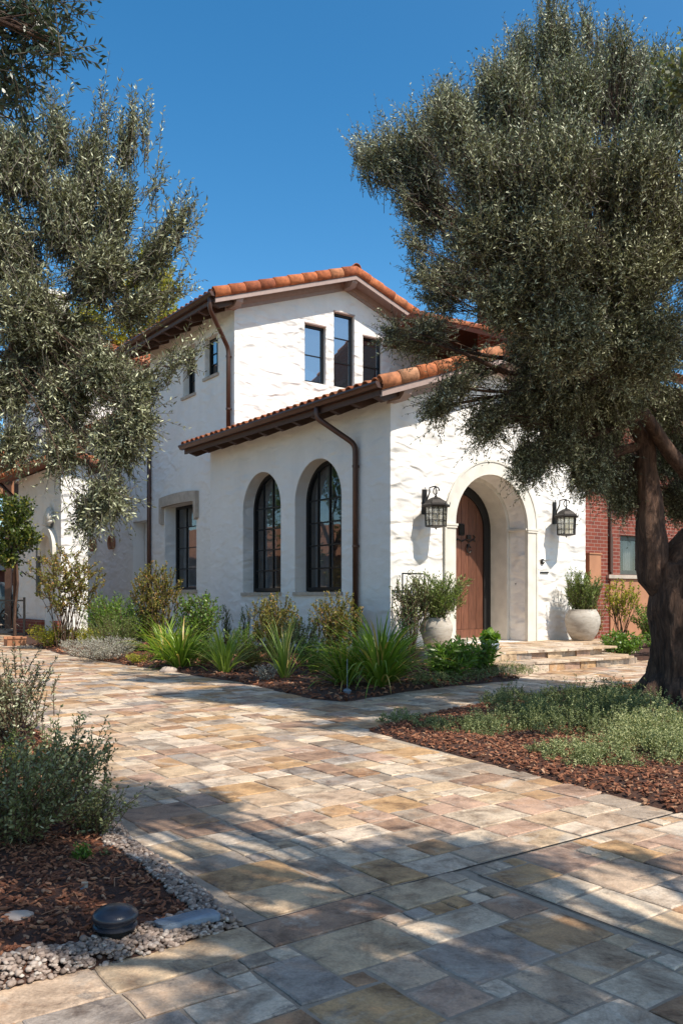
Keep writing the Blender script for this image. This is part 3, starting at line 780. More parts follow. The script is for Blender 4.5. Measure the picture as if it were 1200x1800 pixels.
# front door
ri = DW-.08
fr = arch_ring('door_frame', DC, ri-.17, ri, DZS, DZ0, front, .865, .99, M['gap'], house)
def door_leaf():
    w = ri-.165; mb = MB(); n = 7; t = .90
    xs = [DC-w+2*w*i/n for i in range(n+1)]
    rnd = random.Random(3)
    for i in range(n):
        x0, x1 = xs[i]+.004, xs[i+1]-.004
        top = []
        for k in range(6):
            x = x0+(x1-x0)*k/5; top.append((x, DZS+math.sqrt(max(0, w*w-(x-DC)**2))))
        loop_ = [(x0, DZ0+.22)]+top+[(x1, DZ0+.22)]
        m_ = len(loop_); vs = [(x, t, z) for x, z in loop_]+[(x, t+.06, z) for x, z in loop_]
        mb.add(vs, [tuple(range(m_)), tuple(range(m_, 2*m_))[::-1]]+[(a, (a+1) % m_, m_+(a+1) % m_, m_+a) for a in range(m_)], rnd.random())
    mb.box(DC-w, t-.008, DZ0+.05, DC+w, t+.06, DZ0+.215, .7)
    d = mb.build('door', M['door'], house)
    bk = MB(); bk.box(DC-w, t+.062, DZ0, DC+w, t+.08, DZS+w*.7); bk.build('backing_panel', M['gap'], d)
    k = MB(); k.box(DC-w, t-.015, DZ0+.005, DC+w, t+.0, DZ0+.05); k.build('threshold', M['sandstone'], d)
    x = 2.60
    h = MB(); x -= .12; h.box(x-.07, t-.02, 2.49, x+.07, t, 2.72); h.tube([(x-.055, t-.03, 2.51), (x-.055, t-.03, 2.70), (x+.055, t-.03, 2.70), (x+.055, t-.03, 2.51), (x-.055, t-.03, 2.51)], .010, 6)
    for q in (-.018, .018): h.tube([(x+q, t-.03, 2.52), (x+q, t-.03, 2.69)], .005, 5)
    h.build('speakeasy_grille', M['iron'], d)
    h = MB(); x += .12; pts = [(x-.26+i*.05, t-.018, 2.40+.022*math.sin(i*1.6)) for i in range(11)]; h.tube(pts, [.015]*9+[.022, .01], 6)
    h.box(x+.02, t-.03, 2.43, x+.12, t, 2.51); h.tube([(x+.20, t-.02, 2.42), (x+.24, t-.02, 2.47), (x+.19, t-.02, 2.51)], .012, 5); h.build('iron_strap', M['iron'], d)
    h = MB(); R_ = [(x+.06+.055*math.cos(a*.5), t-.035, 2.23+.065*math.sin(a*.5)) for a in range(1, 13)]; h.tube(R_, .014, 6); h.box(x+.03, t-.03, 2.28, x+.09, t, 2.33)
    h.build('handle', M['iron'], d)
door_leaf()

def window_arch(c, w, z0, zs, dep, fn, nx, zbars, glass='glass', curtain=True):
    wn = arch_ring('window', c, w-.07, w-.002, zs, z0, fn, dep-.05, dep+.03, M['black'], house)
    fr_ = MB()
    def bx(x0, x1, za, zb, d0, d1):
        vs = [fn(x, z, d) for d in (d0, d1) for x, z in ((x0, za), (x1, za), (x1, zb), (x0, zb))]
        fr_.add(vs, [(0,1,2,3), (7,6,5,4), (0,4,5,1), (1,5,6,2), (2,6,7,3), (3,7,4,0)])
    bx(c-w+.01, c+w-.01, z0+.003, z0+.075, dep-.045, dep+.025)
    for i in range(1, nx):
        x = c-w+2*w*i/nx; top = zs+math.sqrt(max(0, (w-.05)**2-(x-c)**2)); bx(x-.018, x+.018, z0+.07, top, dep-.03, dep+.012)
    for z in zbars:
        hw = (w-.05) if z < zs else math.sqrt(max(0, (w-.05)**2-(z-zs)**2)); bx(c-hw, c+hw, z-.014, z+.014, dep-.025, dep+.008)
    fr_.build('glazing_bar', M['black'], wn)
    g = arch_loop(c, w-.03, z0+.02, zs, 20); pn = MB(); pn.add([fn(x, z, dep-.008) for x, z in g], [tuple(range(len(g)))]); pn.build('pane', M[glass], wn)
    if curtain:
        cu = MB(); n = 26; vs = []
        for i in range(n+1):
            x = c+w-.02-.62*i/n; d = dep+.16+.035*math.sin(i*1.35); top = zs+math.sqrt(max(0, w*w-(x-c)**2))
            vs += [fn(x, z0+.02, d), fn(x, top, d)]
        cu.add(vs, [(2*i, 2*i+2, 2*i+3, 2*i+1) for i in range(n)]); cu.build('curtain', M['curtain'], wn, True)
    return wn
for c, w in arches:
    window_arch(c, w, 1.42, 3.13, .31, left, 4, (1.86, 2.30, 2.74, 3.18))
    sl = MB(); sl.box(-.035, c-w-.04, 1.335, .31, c+w+.04, 1.402); sl.build('window_sill', M['sandstone'], house)
def window_rect(x0, x1, z0, z1, dep, fn, vb, hb, fw=.06, glass='glass', mat='black', curtain=False, parent=None):
    wn = MB()
    def bx(m, a, b, za, zb, d0, d1):
        vs = [fn(x, z, d) for d in (d0, d1) for x, z in ((a, za), (b, za), (b, zb), (a, zb))]
        m.add(vs, [(0,1,2,3), (7,6,5,4), (0,4,5,1), (1,5,6,2), (2,6,7,3), (3,7,4,0)])
    e = .002
    bx(wn, x0+e, x0+fw, z0+e, z1-e, dep-.05, dep+.03); bx(wn, x1-fw, x1-e, z0+e, z1-e, dep-.05, dep+.03)
    bx(wn, x0+fw, x1-fw, z0+e, z0+fw, dep-.048, dep+.028); bx(wn, x0+fw, x1-fw, z1-fw, z1-e, dep-.048, dep+.028)
    o = wn.build('window', M[mat], parent or house)
    br = MB()
    for x in vb: bx(br, x-.015, x+.015, z0+fw, z1-fw, dep-.03, dep+.01); br.build('glazing_bar', M[mat], o); br = MB()
    for z in hb: bx(br, x0+fw, x1-fw, z-.012, z+.012, dep-.026, dep+.006); br.build('glazing_bar', M[mat], o); br = MB()
    g = MB(); g.add([fn(a, b, dep-.008) for a, b in ((x0+fw*.5, z0+fw*.5), (x1-fw*.5, z0+fw*.5), (x1-fw*.5, z1-fw*.5), (x0+fw*.5, z1-fw*.5))], [(0,1,2,3)]); g.build('pane', M[glass], o)
    if curtain:
        cu = MB(); n = 20; vs = []
        for i in range(n+1):
            x = x1-.05-(x1-x0)*.4*i/n; d = dep+.15+.03*math.sin(i*1.4); vs += [fn(x, z0+.02, d), fn(x, z1, d)]
        cu.add(vs, [(2*i, 2*i+2, 2*i+3, 2*i+1) for i in range(n)]); cu.build('curtain', M['curtain'], o, True)
    return o
window_rect(8.02, 9.86, 1.49, 3.68, .36, left4, (8.66, 9.25), (2.04, 2.58, 3.12), .07, curtain=True)
window_rect(8.1, 8.77, 6.34, 7.56, .22, left4, (8.43,), (6.75, 7.08), .05)
window_rect(6.9, 7.57, 6.58, 7.52, .18, left4, (7.23,), (6.9, 7.15), .05)
for a, b, t in ((2.31, 2.93, 7.90), (3.17, 3.80, 8.34), (4.07, 4.69, 7.90)):
    hb = (7.18,) if t < 8 else (7.14, 7.74)
    window_rect(a, b, 6.50, t, .14, up, (), hb, .055, 'skyglass')
    ld = MB(); ld.box(a-.01, 6.085, t+.003, b+.01, 6.235, t+.035); ld.build('window_head', M['taupe'], house)
mb = MB(); mb.box(.745, 10.86, .36, .76, 11.99, 3.41); mb.build('niche_panel', M['stucco_side'], house)
# stone lintel with dropped ends over the big side window, and sills
li = MB(); pr = []
n = 12
for i in range(n+1):
    x = 7.88+2.14*i/n; pr.append((x, 3.90+.05*(1-((x-8.95)/1.1)**2)))
pr += [(10.02, 3.25), (9.90, 3.2), (9.90, 3.60)]+[(9.86-1.84*i/8, 3.66+.02*(1-((9.86-1.84*i/8-8.94)/.92)**2)) for i in range(9)]+[(7.99, 3.2), (7.88, 3.25)]
li.prism(pr, lambda a, b, w: (w, a, b), .30, .399); li.build('stone_lintel', M['sandstone'], house)
for bb in ((.34, 7.96, 1.41, .76, 9.92, 1.488), (.36, 6.84, 6.51, .57, 7.63, 6.578), (.36, 8.04, 6.27, .61, 8.83, 6.338)):
    MB().box(*bb).build('window_sill', M['sandstone'], house)
# round clay vents on the wing wall
for t, z in ((15.0, 2.92), (13.45, 2.92)):
    v = MB(); vs = []
    for rr, x in ((.15, .40), (.17, .26), (.13, .26), (.12, .42)):
        for k in range(16):
            a = 2*math.pi*k/16; vs.append((x, t+rr*math.cos(a), z+rr*1.25*math.sin(a)))
    fs = [(j*16+k, j*16+(k+1) % 16, (j+1)*16+(k+1) % 16, (j+1)*16+k) for j in range(3) for k in range(16)]+[tuple(48+k for k in range(16))]
    v.add(vs, fs); v.build('clay_vent', M['clay'], house, False)
# mail slot
mb = MB(); mb.box(3.70, -.02, 1.765, 3.93, 0, 1.795); mb.build('mail_slot', M['iron'], house)

# doorbell, hook
db = thing('doorbell', 'small black doorbell on white wall right of the arched door', 'doorbell', H(3.76, 0, 1.99), ANG)
MB().lathe([(.0, .0), (.05, .0), (.055, .02), (.045, .035), (0, .04)], 16).build('plate', M['iron'], db)
for o in list(db.children): o.rotation_euler = (R(90), 0, 0)
b_ = MB().lathe([(0, .0), (.016, .0), (.016, .05), (0, .052)], 12).build('button', M['white'], db); b_.rotation_euler = (R(90), 0, 0)

# ------------------------------------------------------------------ wall lanterns
def lantern(s, label):
    o = thing('wall_lantern', label, 'lantern', H(s, 0, 2.68), ANG, 'wall lanterns beside the front door')
    y = -.30
    arm = MB(); arm.box(-.05, -.02, .05, .05, 0, .48); pts = []
    for k in range(26):                                   # scroll
        a = k/25*math.pi*2.3; r = .085*(1-.62*k/25)
        pts.append((0, y+.0-r*math.cos(a)+.0, .42+r*math.sin(a)))
    arm.tube([(0, -.01, .12), (0, -.07, .30), (0, -.14, .42), (0, y+.16, .50), (0, y+.06, .51), (0, y-.0, .505)], .012, 8)
    arm.tube(pts, [.012-.00025*k for k in range(26)], 7)
    arm.tube([(0, -.01, .30), (0, -.05, .42), (0, -.03, .52)], .008, 6)
    arm.tube([(0, y, .505), (0, y, .30)], .01, 6)
    arm.build('bracket', M['iron'], o, False)
    nn = 6; rf = MB()
    def ring(r, z): return [(r*math.cos(2*math.pi*(k+.5)/nn), y+r*math.sin(2*math.pi*(k+.5)/nn), z) for k in range(nn)]
    prof = [(.235, .155), (.245, .17), (.245, .185), (.20, .215), (.15, .27), (.07, .315), (.03, .325), (.012, .36), (0.002, .37)]
    vs = []
    for r, z in prof: vs += ring(r, z)
    fs = [(j*nn+k, j*nn+(k+1) % nn, (j+1)*nn+(k+1) % nn, (j+1)*nn+k) for j in range(len(prof)-1) for k in range(nn)]+[tuple(range(nn))]
    rf.add(vs, fs)
    for k in range(nn):
        p = ring(.235, .19)[k]; rf.tube([p, (p[0]*1.06, y+(p[1]-y)*1.06, .22), (p[0]*1.02, y+(p[1]-y)*1.02, .245)], [.008, .006, .003], 5)
    rf.build('cap', M['iron'], o)
    fr_ = MB()
    T = ring(.19, .155); B_ = ring(.175, -.17)
    for k in range(nn):
        fr_.tube([T[k], B_[k]], .011, 6); k2 = (k+1) % nn
        fr_.tube([B_[k], B_[k2]], .013, 6); fr_.tube([T[k], T[k2]], .012, 6)
        m1 = (Vector(T[k])+Vector(T[k2]))/2; m2_ = (Vector(B_[k])+Vector(B_[k2]))/2; fr_.tube([m1, m2_], .006, 5)
        for f_ in (.36, .7): fr_.tube([Vector(T[k]).lerp(B_[k], f_), Vector(T[k2]).lerp(B_[k2], f_)], .006, 5)
    fr_.add(ring(.175, -.18)+ring(.06, -.2), [(k, (k+1) % nn, nn+(k+1) % nn, nn+k) for k in range(nn)]+[tuple(range(nn, 2*nn))])
    fr_.tube([(0, y, -.2), (0, y, -.23)], [.02, .006], 6)
    fr_.build('frame', M['iron'], o)
    g = MB(); T2 = ring(.18, .15); B2 = ring(.166, -.165)
    g.add(T2+B2, [(k, (k+1) % nn, nn+(k+1) % nn, nn+k) for k in range(nn)]); g.build('pane', M['lampglass'], o)
    c = MB(); c.lathe([(.022, -.17), (.022, -.06), (.0, -.06)], 10, (0, y, 0)); c.lathe([(.004, -.06), (.028, -.02), (.024, .02), (0, .06)], 10, (0, y, 0)); c.build('bulb', M['white'], o, True)
lantern(.747, 'iron wall lantern with scroll bracket on the left of the arched door')
lantern(4.11, 'iron wall lantern above the doorbell on the right of the arched door')

# ------------------------------------------------------------------ entry steps
def steps():
    o = thing('entry_steps', 'pale flagstone landing and step below the arched front door', 'steps', (0, 0, 0))
    def world_poly(pl): return [H(s, t, 0) for s, t in pl]
    P1 = world_poly([(.12, -.0), (.12, -2.05), (3.05, -1.95), (3.4, -1.15), (4.9, -1.1), (4.95, 0)])
    P2 = world_poly([(.0, -1.9), (-.05, -2.5), (3.35, -2.42), (3.75, -1.55), (4.4, -1.5), (4.4, -1.0), (3.3, -1.0), (2.9, -1.85)])
    def slab(poly, zt, zb, name, seed):
        m = MB(); n = len(poly)
        # risers of rough stone courses
        rnd = random.Random(seed)
        for i in range(n):
            a, b = poly[i], poly[(i+1) % n]; d = b-a; l = d.length; k = max(1, round(l/.38)); e = d.normalized(); out = Vector((e.y, -e.x, 0))
            for j in range(k):
                p, q = a+e*(l*j/k+.006), a+e*(l*(j+1)/k-.006); o_ = rnd.uniform(-.02, .02)
                pts = [p+out*o_, q+out*o_, q-out*.12, p-out*.12]
                m.add([(v.x, v.y, zb) for v in pts]+[(v.x, v.y, zt-.035) for v in pts], [(0,1,2,3), (4,5,6,7), (0,1,5,4), (1,2,6,5), (2,3,7,6), (3,0,4,7)], rnd.random())
        core = [Vector((p.x, p.y, 0)) for p in poly]
        c = sum(core, Vector())/n
        cc = [c+(p-c)*.985 for p in core]
        m.add([(p.x, p.y, zb) for p in cc]+[(p.x, p.y, zt-.03) for p in cc], [tuple(range(n)), tuple(range(n, 2*n))]+[(i, (i+1) % n, n+(i+1) % n, n+i) for i in range(n)], .5)
        m.build(name, M['paver'], o)
    slab(P1, DZ0-.004, .05, 'landing', 1); slab(P2, .325, .05, 'step', 2)
    light = [.02, .05, .27, .3, .62, .66, .45, .15, .55]
    lift = Vector((0, 0, 0))
    def grow(poly, k):
        c = sum(poly, Vector())/len(poly); return [c+(p-c)*(1+k) for p in poly]
    for P, z, nm, sd in ((P1, DZ0, 'tread', 4), (P2, .33, 'tread', 6)):
        g_ = grow(P, .012)
        a_ = [Vector((p.x, p.y)).dot(Vector(D2)) for p in P]; b_2 = [Vector((p.x, p.y)).dot(Vector(D1)) for p in P]
        m = pave(nm, min(a_), max(a_)+.1, min(b_2), max(b_2), .16, [(2, 2), (3, 2), (4, 2), (3, 3), (2, 3)], lambda x, y: inside(g_, x, y), lambda x, y: z, .034, .006, sd, light)
        m.build(nm, M['paver'], o)
steps()
# interior porch floor under the arch
mb = MB(); mb.box(DC-DW, .0, .2, DC+DW, 1.2, DZ0-.002); mb.build('doorstep', M['stone'], house)

# ------------------------------------------------------------------ annex, brick house, neighbours
def annex():
    C = Vector((-6.8, 21, 0)); o = thing('garden_annex', 'narrow white stucco annex on brick plinth at the far left of the driveway', 'annex', C, ANG)
    fr_ = lambda x, z, d: (x, d, z)
    lf = lambda x, z, d: (d, x, z)
    w = .66; top = 4.55
    facade('wall', [(0, .2), (w, .2), (w, top), (0, top)], [], fr_, M['stucco'], o)
    facade('wall', [(0, .2), (3.64, .2), (3.64, top), (0, top)], [(arch_loop(.82, .42, .3, 2.45), .26)], lf, M['stucco_side'], o)
    mb = MB(); mb.box(w-.01, .01, .2, w, 3.64, top); mb.box(.01, 3.63, .2, w-.02, 3.64, top); mb.box(.262, .35, .3, .275, 1.3, 3.0); mb.build('wall', M['stucco_side'], o)
    arch_ring('niche_hood', .82, .42, .60, 2.45, 2.35, lf, -.14, .01, M['stone'], o)
    mb = MB(); mb.box(-.10, 1.28, .1, -.003, 3.66, .72); mb.box(-.10, -.05, .1, -.003, .35, .72); mb.build('brick_plinth', M['brick'], o)
    sh = MB(); sh.box(-.05, 1.62, 1.35, -.003, 1.86, 2.75)
    for k in range(14): sh.box(-.062, 1.64, 1.4+k*.095, -.05, 1.84, 1.46+k*.095)
    sh.build('shutter', M['greygreen'], o)
    h = MB(); h.tube([(0, 2.9, 1.9), (-.12, 2.9, 2.0), (-.16, 2.9, 1.92), (-.1, 2.9, 1.86)], .018, 6); h.build('iron_hook', M['iron'], o)
    for k in range(2):
        pass
    # shell shaped corbel above the niche
    sc_ = MB()
    for i in range(9):
        a = math.pi*(.1+.8*i/8); sc_.tube([(-.03, .75, 3.05), (-.12, .75+.22*math.cos(a), 3.05+.30*math.sin(a)), (-.05, .75+.36*math.cos(a), 3.05+.5*math.sin(a))], [.03, .05, .03], 7)
    sc_.build('shell_ornament', M['stone'], o, True)
    slab = MB(); tiles = MB(); k = math.sqrt(1.09)
    roof_slope(slab, tiles, (-.45, -.3, top), (0, 1, 0), (1/k, 0, .3/k), (-.3/k, 0, 1/k), 4.4, .82, 81)
    roof_slope(slab, tiles, (w+.45, -.3, top), (0, 1, 0), (-1/k, 0, .3/k), (.3/k, 0, 1/k), 4.4, .82, 82)
    ridge_caps(tiles, (w/2, -.32, top+.26), (w/2, 4.1, top+.26), 83)
    t_ = tiles.build('roof', M['tile'], o, True); slab.build('roof_deck', M['tilebase'], t_)
    g = MB(); g.tube([(-.42, 4.05, top-.05), (-.06, 3.75, top-.5), (-.06, 3.75, .3)], .055, 10); g.build('downpipe', M['gutter'], o, True)
annex()

def brick_house():
    o = thing('brick_house', 'red brick house behind the olive tree with terracotta rendered base', 'house', H(5.2, 1.5, 0), ANG)
    fr_ = lambda x, z, d: (x, d, z)
    facade('wall', [(-.1, -.1), (9.5, -.1), (9.5, 6.6), (-.1, 6.6)], [(rect_loop(3.03, 3.98, 1.84, 2.78), .16), (rect_loop(1.6, 2.6, 4.3, 5.6), .16), (rect_loop(5.6, 6.9, 1.5, 2.9), .16)], fr_, M['brick'], o)
    mb = MB(); mb.box(-.1, .01, -.1, -.09, 7, 6.6); mb.box(9.49, .01, -.1, 9.5, 7, 6.6); mb.box(-.1, 6.99, -.1, 9.5, 7, 6.6); mb.build('wall', M['brick'], o)
    mb = MB(); mb.box(2.62, -.035, -.1, 5.3, -.003, 1.74); mb.build('rendered_base', M['clay'], o)
    mb = MB(); mb.box(2.5, -.09, 1.745, 5.35, -.004, 1.83); mb.build('window_sill', M['sandstone'], o)
    mb = MB(); mb.box(2.62, -.06, 1.84, 2.68, -.002, 2.72); mb.tube([(2.60, -.05, 6.5), (2.60, -.05, 1.9)], .03, 8); mb.build('downpipe', M['gutter'], o)
    for r in ((3.03, 3.98, 1.84, 2.78), (1.6, 2.6, 4.3, 5.6), (5.6, 6.9, 1.5, 2.9)):
        window_rect(*r, .14, fr_, (), (), .11, 'glass', 'greygreen', True, o)
    bx = MB(); bx.box(1.62, -.22, 1.55, 2.03, -.004, 2.28); bx.box(1.60, -.24, 2.28, 2.05, -.004, 2.31); bx.build('meter_box', M['clay'], o)
    slab = MB(); tiles = MB(); k = math.sqrt(1+.42**2); Lu = 4.0*k
    roof_slope(slab, tiles, (-.5, -.5, 6.62), (1, 0, 0), (0, 1/k, .42/k), (0, -.42/k, 1/k), 10.5, Lu, 91)
    roof_slope(slab, tiles, (-.5, 7.5, 6.62), (1, 0, 0), (0, -1/k, .42/k), (0, .42/k, 1/k), 10.5, Lu, 92)
    t_ = tiles.build('roof', M['tile'], o, True); slab.build('roof_deck', M['tilebase'], t_)
    c = MB(); c.box(1.2, 2.0, 6.6, 2.2, 2.9, 9.3); c.box(1.12, 1.92, 9.3, 2.28, 2.98, 9.45); c.build('chimney', M['brick'], t_)
brick_house()

M['shingle'] = simple('faded_shingles', (.42, .31, .27), .9, scale=3)
M['maroon'] = simple('maroon_paint', (.13, .03, .025), .6)
M['paleblue'] = simple('pale_blue_paint', (.42, .50, .56), .6)
M['carpaint'] = simple('blue_grey_car_paint', (.10, .14, .17), .25, .4, scale=3, bstr=0)
def garage():
    o = thing('garage', 'low maroon garage with pale shingle roof beyond the left end of the driveway', 'garage', (-13.2, 31, .4), R(4))
    mb = MB(); mb.box(-5, 0, -.3, 2.2, 5, 1.95); mb.build('wall', M['maroon'], o)
    r = MB(); r.prism([(-.4, 1.98), (5.4, 1.98), (2.5, 3.0)], lambda a, b, w: (w, a, b), -5.3, 2.5); r.build('roof', M['shingle'], o)
    f = MB(); f.box(-5.35, -.48, 1.86, 2.55, -.41, 2.02); f.box(1.95, -.04, -.3, 2.2, -.004, 1.9); f.box(-1.9, -.04, -.3, -1.75, -.004, 1.9); f.build('trim', M['paleblue'], o)
    d = MB(); 
    for k in range(5): d.box(-1.74, -.03, -.2+k*.4, 1.94, -.003, .18+k*.4)
    d.build('garage_door', M['maroon'], o)
garage()
def carport():
    o = thing('carport', 'timber slatted carport with tiled eave behind the citrus tree at the far left edge', 'carport', (-13.6, 26.0, .34), R(8))
    for x in (-2.5, 3.45): MB().box(x-.09, -.09, -.2, x+.09, .09, 4.9).build('post', M['gutter'], o)
    mb = MB()
    for k in range(34): mb.box(-2.6+k*.18, -.03, 4.05, -2.6+k*.18+.13, .02, 4.95)
    mb.box(-2.7, .021, 4.0, 3.6, .06, 4.98); mb.build('slatted_fascia', M['clay'], o)
    mb = MB(); mb.box(-2.7, .07, 4.5, 3.6, 4.0, 4.6); mb.build('ceiling', M['darkwood'], o)
    slab = MB(); tiles = MB(); k = math.sqrt(1.12)
    roof_slope(slab, tiles, (-2.9, -.4, 4.98), (1, 0, 0), (0, 1/k, .35/k), (0, -.35/k, 1/k), 6.7, 2.6, 85)
    t_ = tiles.build('roof', M['tile'], o, True); slab.build('roof_deck', M['tilebase'], t_)
carport()

def car():
    o = thing('parked_car', 'blue grey parked car mostly hidden behind the scroll iron gate', 'car', (-11.6, 27.2, .36), R(8))
    prof = [(-2.2, .35), (-2.15, .75), (-1.3, .88), (-.65, 1.38), (.9, 1.42), (1.6, .98), (2.15, .85), (2.2, .35)]
    b = MB(); n = len(prof)
    vs = []
    for y, k in ((-.85, 1), (-.8, 1.0), (.8, 1.0), (.85, 1)):
        for x, z in prof:
            inset = .14 if z > 1 else 0
            vs.append((x, y*(1-inset*1.0), z))
    fs = []
    for j in range(3):
        for i in range(n): fs.append((j*n+i, j*n+(i+1) % n, (j+1)*n+(i+1) % n, (j+1)*n+i))
    fs += [tuple(range(n)), tuple(range(3*n, 4*n))[::-1]]
    b.add(vs, fs); b.build('body', M['carpaint'], o)
    g = MB()
    for y in (-.86*.87-.012, .86*.87+.012):
        g.add([(-1.15, y*1.07, .93), (-.62, y*.985, 1.33), (.85, y*.985, 1.36), (1.4, y*1.07, .98)], [(0,1,2,3)])
    g.add([(-1.32, -.68, .89), (-1.32, .68, .89), (-.69, .62, 1.37), (-.69, -.62, 1.37)], [(0,1,2,3)]); g.build('windscreen', M['skyglass'], o)
    for x in (-1.35, 1.35):
        for y in (-.86, .7):
            w = MB(); w.lathe([(.0, 0), (.2, 0), (.22, .02), (.33, .0), (.33, .18), (0, .18)], 20); q = w.build('wheel', M['black'], o, False)
            q.rotation_euler = (R(-90), 0, 0); q.location = (x, y, .33)
    w = MB(); w.box(-2.22, -.75, .55, -2.16, -.45, .7); w.box(-2.22, .45, .55, -2.16, .75, .7); w.build('headlight', M['lampglass'], o)
car()

def gate():
    p = G(0, 1128); o = thing('scroll_gate', 'dark wrought iron scroll gate at the left end of the driveway', 'gate', (-9.1, 21.6, gz(21.6)), R(6))
    f = MB()
    f.box(-2.0, -.02, .08, 1.15, .02, .12); f.box(-2.0, -.02, .92, 1.15, .02, .96)
    for x in (-2, -.43, 1.15): f.box(x-.025, -.025, 0, x+.025, .025, 1.02)
    f.build('frame', M['iron'], o)
    s = MB()
    for i in range(11):
        for j in range(3):
            cx, cz = -1.85+i*.28, .25+j*.27; sg = 1 if (i+j) % 2 else -1
            pts = [(cx+sg*(.12-.006*k)*math.cos(k*.42), 0, cz+(.12-.006*k)*math.sin(k*.42)) for k in range(15)]
            s.tube(pts, .011, 5)
    s.build('scrollwork', M['iron'], o)
gate()
def planter_box():
    p = G(27, 1135); o = thing('terracotta_planter', 'small terracotta trough by the brick plinth at the far left', 'planter', p, ANG)
    b = MB(); b.prism([(-.13, 0), (.13, 0), (.16, .16), (.175, .16), (.175, .20), (.14, .20), (.13, .15), (-.13, .15), (-.14, .20), (-.175, .20), (-.175, .16), (-.16, .16)], lambda a, z, w: (w, a, z), -.2, .2); b.build('trough', M['clay'], o)
planter_box()

# ------------------------------------------------------------------ plants
def to_world(a): return Vector(a)
def leafy(name, label, cat, pos, rx, h, nst, per, LL, LW, mat, tl=.25, spread=.8, stem='stem', up=.5, low=.1, ry=None, group=None, six=False, kids=None, bendz=0.0, lean=(0, 0)):
    """bush made of stems that end in leafy shoots"""
    o = thing(name, label, cat, pos, 0, group); ry = ry or rx
    d = rdir(nst); rr = RNG.uniform(0, 1, nst)**.45
    c = np.stack([d[:, 0]*rr*rx, d[:, 1]*rr*ry, low*h+(h-low*h)*(.5+.5*d[:, 2]*rr)], 1)
    c[:, :2] *= (.55+.55*np.clip(c[:, 2:3]/h, 0, 1))
    c[:, :2] += np.array(lean)[None]*c[:, 2:3]
    D = norm(c*np.array([1, 1, .4])+np.array([0, 0, up*h])+RNG.normal(size=(nst, 3))*.25*h)
    TL = np.full(nst, tl)*RNG.uniform(.6, 1.2, nst)
    B = c-D*TL[:, None]*.6; B[:, 2] = np.maximum(B[:, 2], .01)
    bend = np.zeros((nst, 3)); bend[:, 2] = bendz
    lv, segs = twigs_to_leaves(B, D, TL, per, LL, LW, spread, bend)
    leaf_mesh('foliage', *lv, M[mat], o, six)
    # stems from the base to shoots
    k = min(nst, 26); idx = RNG.choice(nst, k, replace=False)
    base = RNG.normal(size=(k, 3))*np.array([rx*.15, ry*.15, 0]); mid = (base+B[idx])*.5; mid[:, 2] += .05*h
    A = np.concatenate([base, segs[0]]); Bm = np.concatenate([mid, segs[1]]); Cc = np.concatenate([B[idx], segs[2]])
    thin_stems('stem', (A, Bm, Cc), max(.002, .0035*h/.6), M[stem], o)
    return o
def strappy(name, label, cat, pos, h, r, n, w, mat, group=None, droop=.8, upright=.5, seg=7):
    o = thing(name, label, cat, pos, RNG.uniform(0, 6), group); vs = []; fs = []; rn = []
    for i in range(n):
        a = RNG.uniform(0, 2*math.pi); lean = abs(RNG.normal(upright*.55, .42)); ln = h*RNG.uniform(.75, 1.35)
        b = Vector((math.cos(a)*r*.18*RNG.uniform(), math.sin(a)*r*.18*RNG.uniform(), 0)); hd = Vector((math.cos(a), math.sin(a), 0)); sd = Vector((-hd.y, hd.x, 0))
        th = lean*.8; p = b.copy(); st = len(vs); dr = droop*RNG.uniform(.5, 1.3); wv = w*RNG.uniform(.7, 1.2); tw = RNG.normal(0, .4)
        s2 = (sd*math.cos(tw)+hd*math.sin(tw)*.5).normalized()
        for k in range(seg+1):
            u = k/seg; ww = wv*(.55+.45*math.sin(min(1, u*1.6)*math.pi*.5))*(1-u**3.0)*.5+.0006
            nrm_ = Vector((-math.sin(th)*0, 0, 0))
            vs += [p-s2*ww, p+Vector((0, 0, -ww*.35)), p+s2*ww]
            p = p+(hd*math.sin(th)+Vector((0, 0, 1))*math.cos(th))*(ln/seg); th += dr*(.25+u)*1.7/seg
        col = min(1, max(0, RNG.uniform(0, .85)))
        if RNG.uniform() < .09: col = 1; dr *= 1.5
        for k in range(seg):
            q = st+k*3; fs += [(q, q+1, q+4, q+3), (q+1, q+2, q+5, q+4)]; rn += [col, col]
    mesh_obj('blade', vs, fs, M[mat], o, True, rn); o.children[0].name = 'foliage'; return o
def gp(px, py, dz=.03): p = G(px, py); p.z += dz; return p

# foreground left bed
leafy('olive_shrub', 'light grey olive shrub at the left edge beside the sunlit driveway', 'shrub', gp(18,1322), .44, .78, 230, 22, .036, .013, 'olive2', .26, .8, low=.02)
leafy('olive_shrub', 'dark dense olive shrub in the left foreground bed', 'shrub', gp(20,1500), .48, .48, 250, 22, .033, .011, 'olive', .25, .8, low=.15, six=True)
leafy('olive_shrub', 'small dark arching olive shrub over the gravel edge in the left bed', 'shrub', gp(168,1480), .22, .26, 75, 22, .028, .009, 'olive', .24, .8, low=.12, six=True)
leafy('olive_shrub', 'mid sized grey olive shrub leaning over the paving behind the dark one', 'shrub', gp(105,1430), .34, .48, 120, 22, .033, .011, 'olive', .27, .8, low=.25, six=True)
leafy('green_shrub', 'bright green seedling between the olive shrubs at the left edge', 'shrub', gp(15,1400), .12, .34, 60, 14, .03, .008, 'rosemary', .14)
leafy('small_succulent', 'small dark green rosette plant in the left mulch', 'plant', gp(146,1530), .055, .075, 40, 9, .026, .009, 'green', .05, .9)
leafy('small_succulent', 'sparse sprig at the gravel beside the dark rosette', 'plant', gp(185,1525), .03, .04, 10, 8, .02, .006, 'sage', .04, .9)

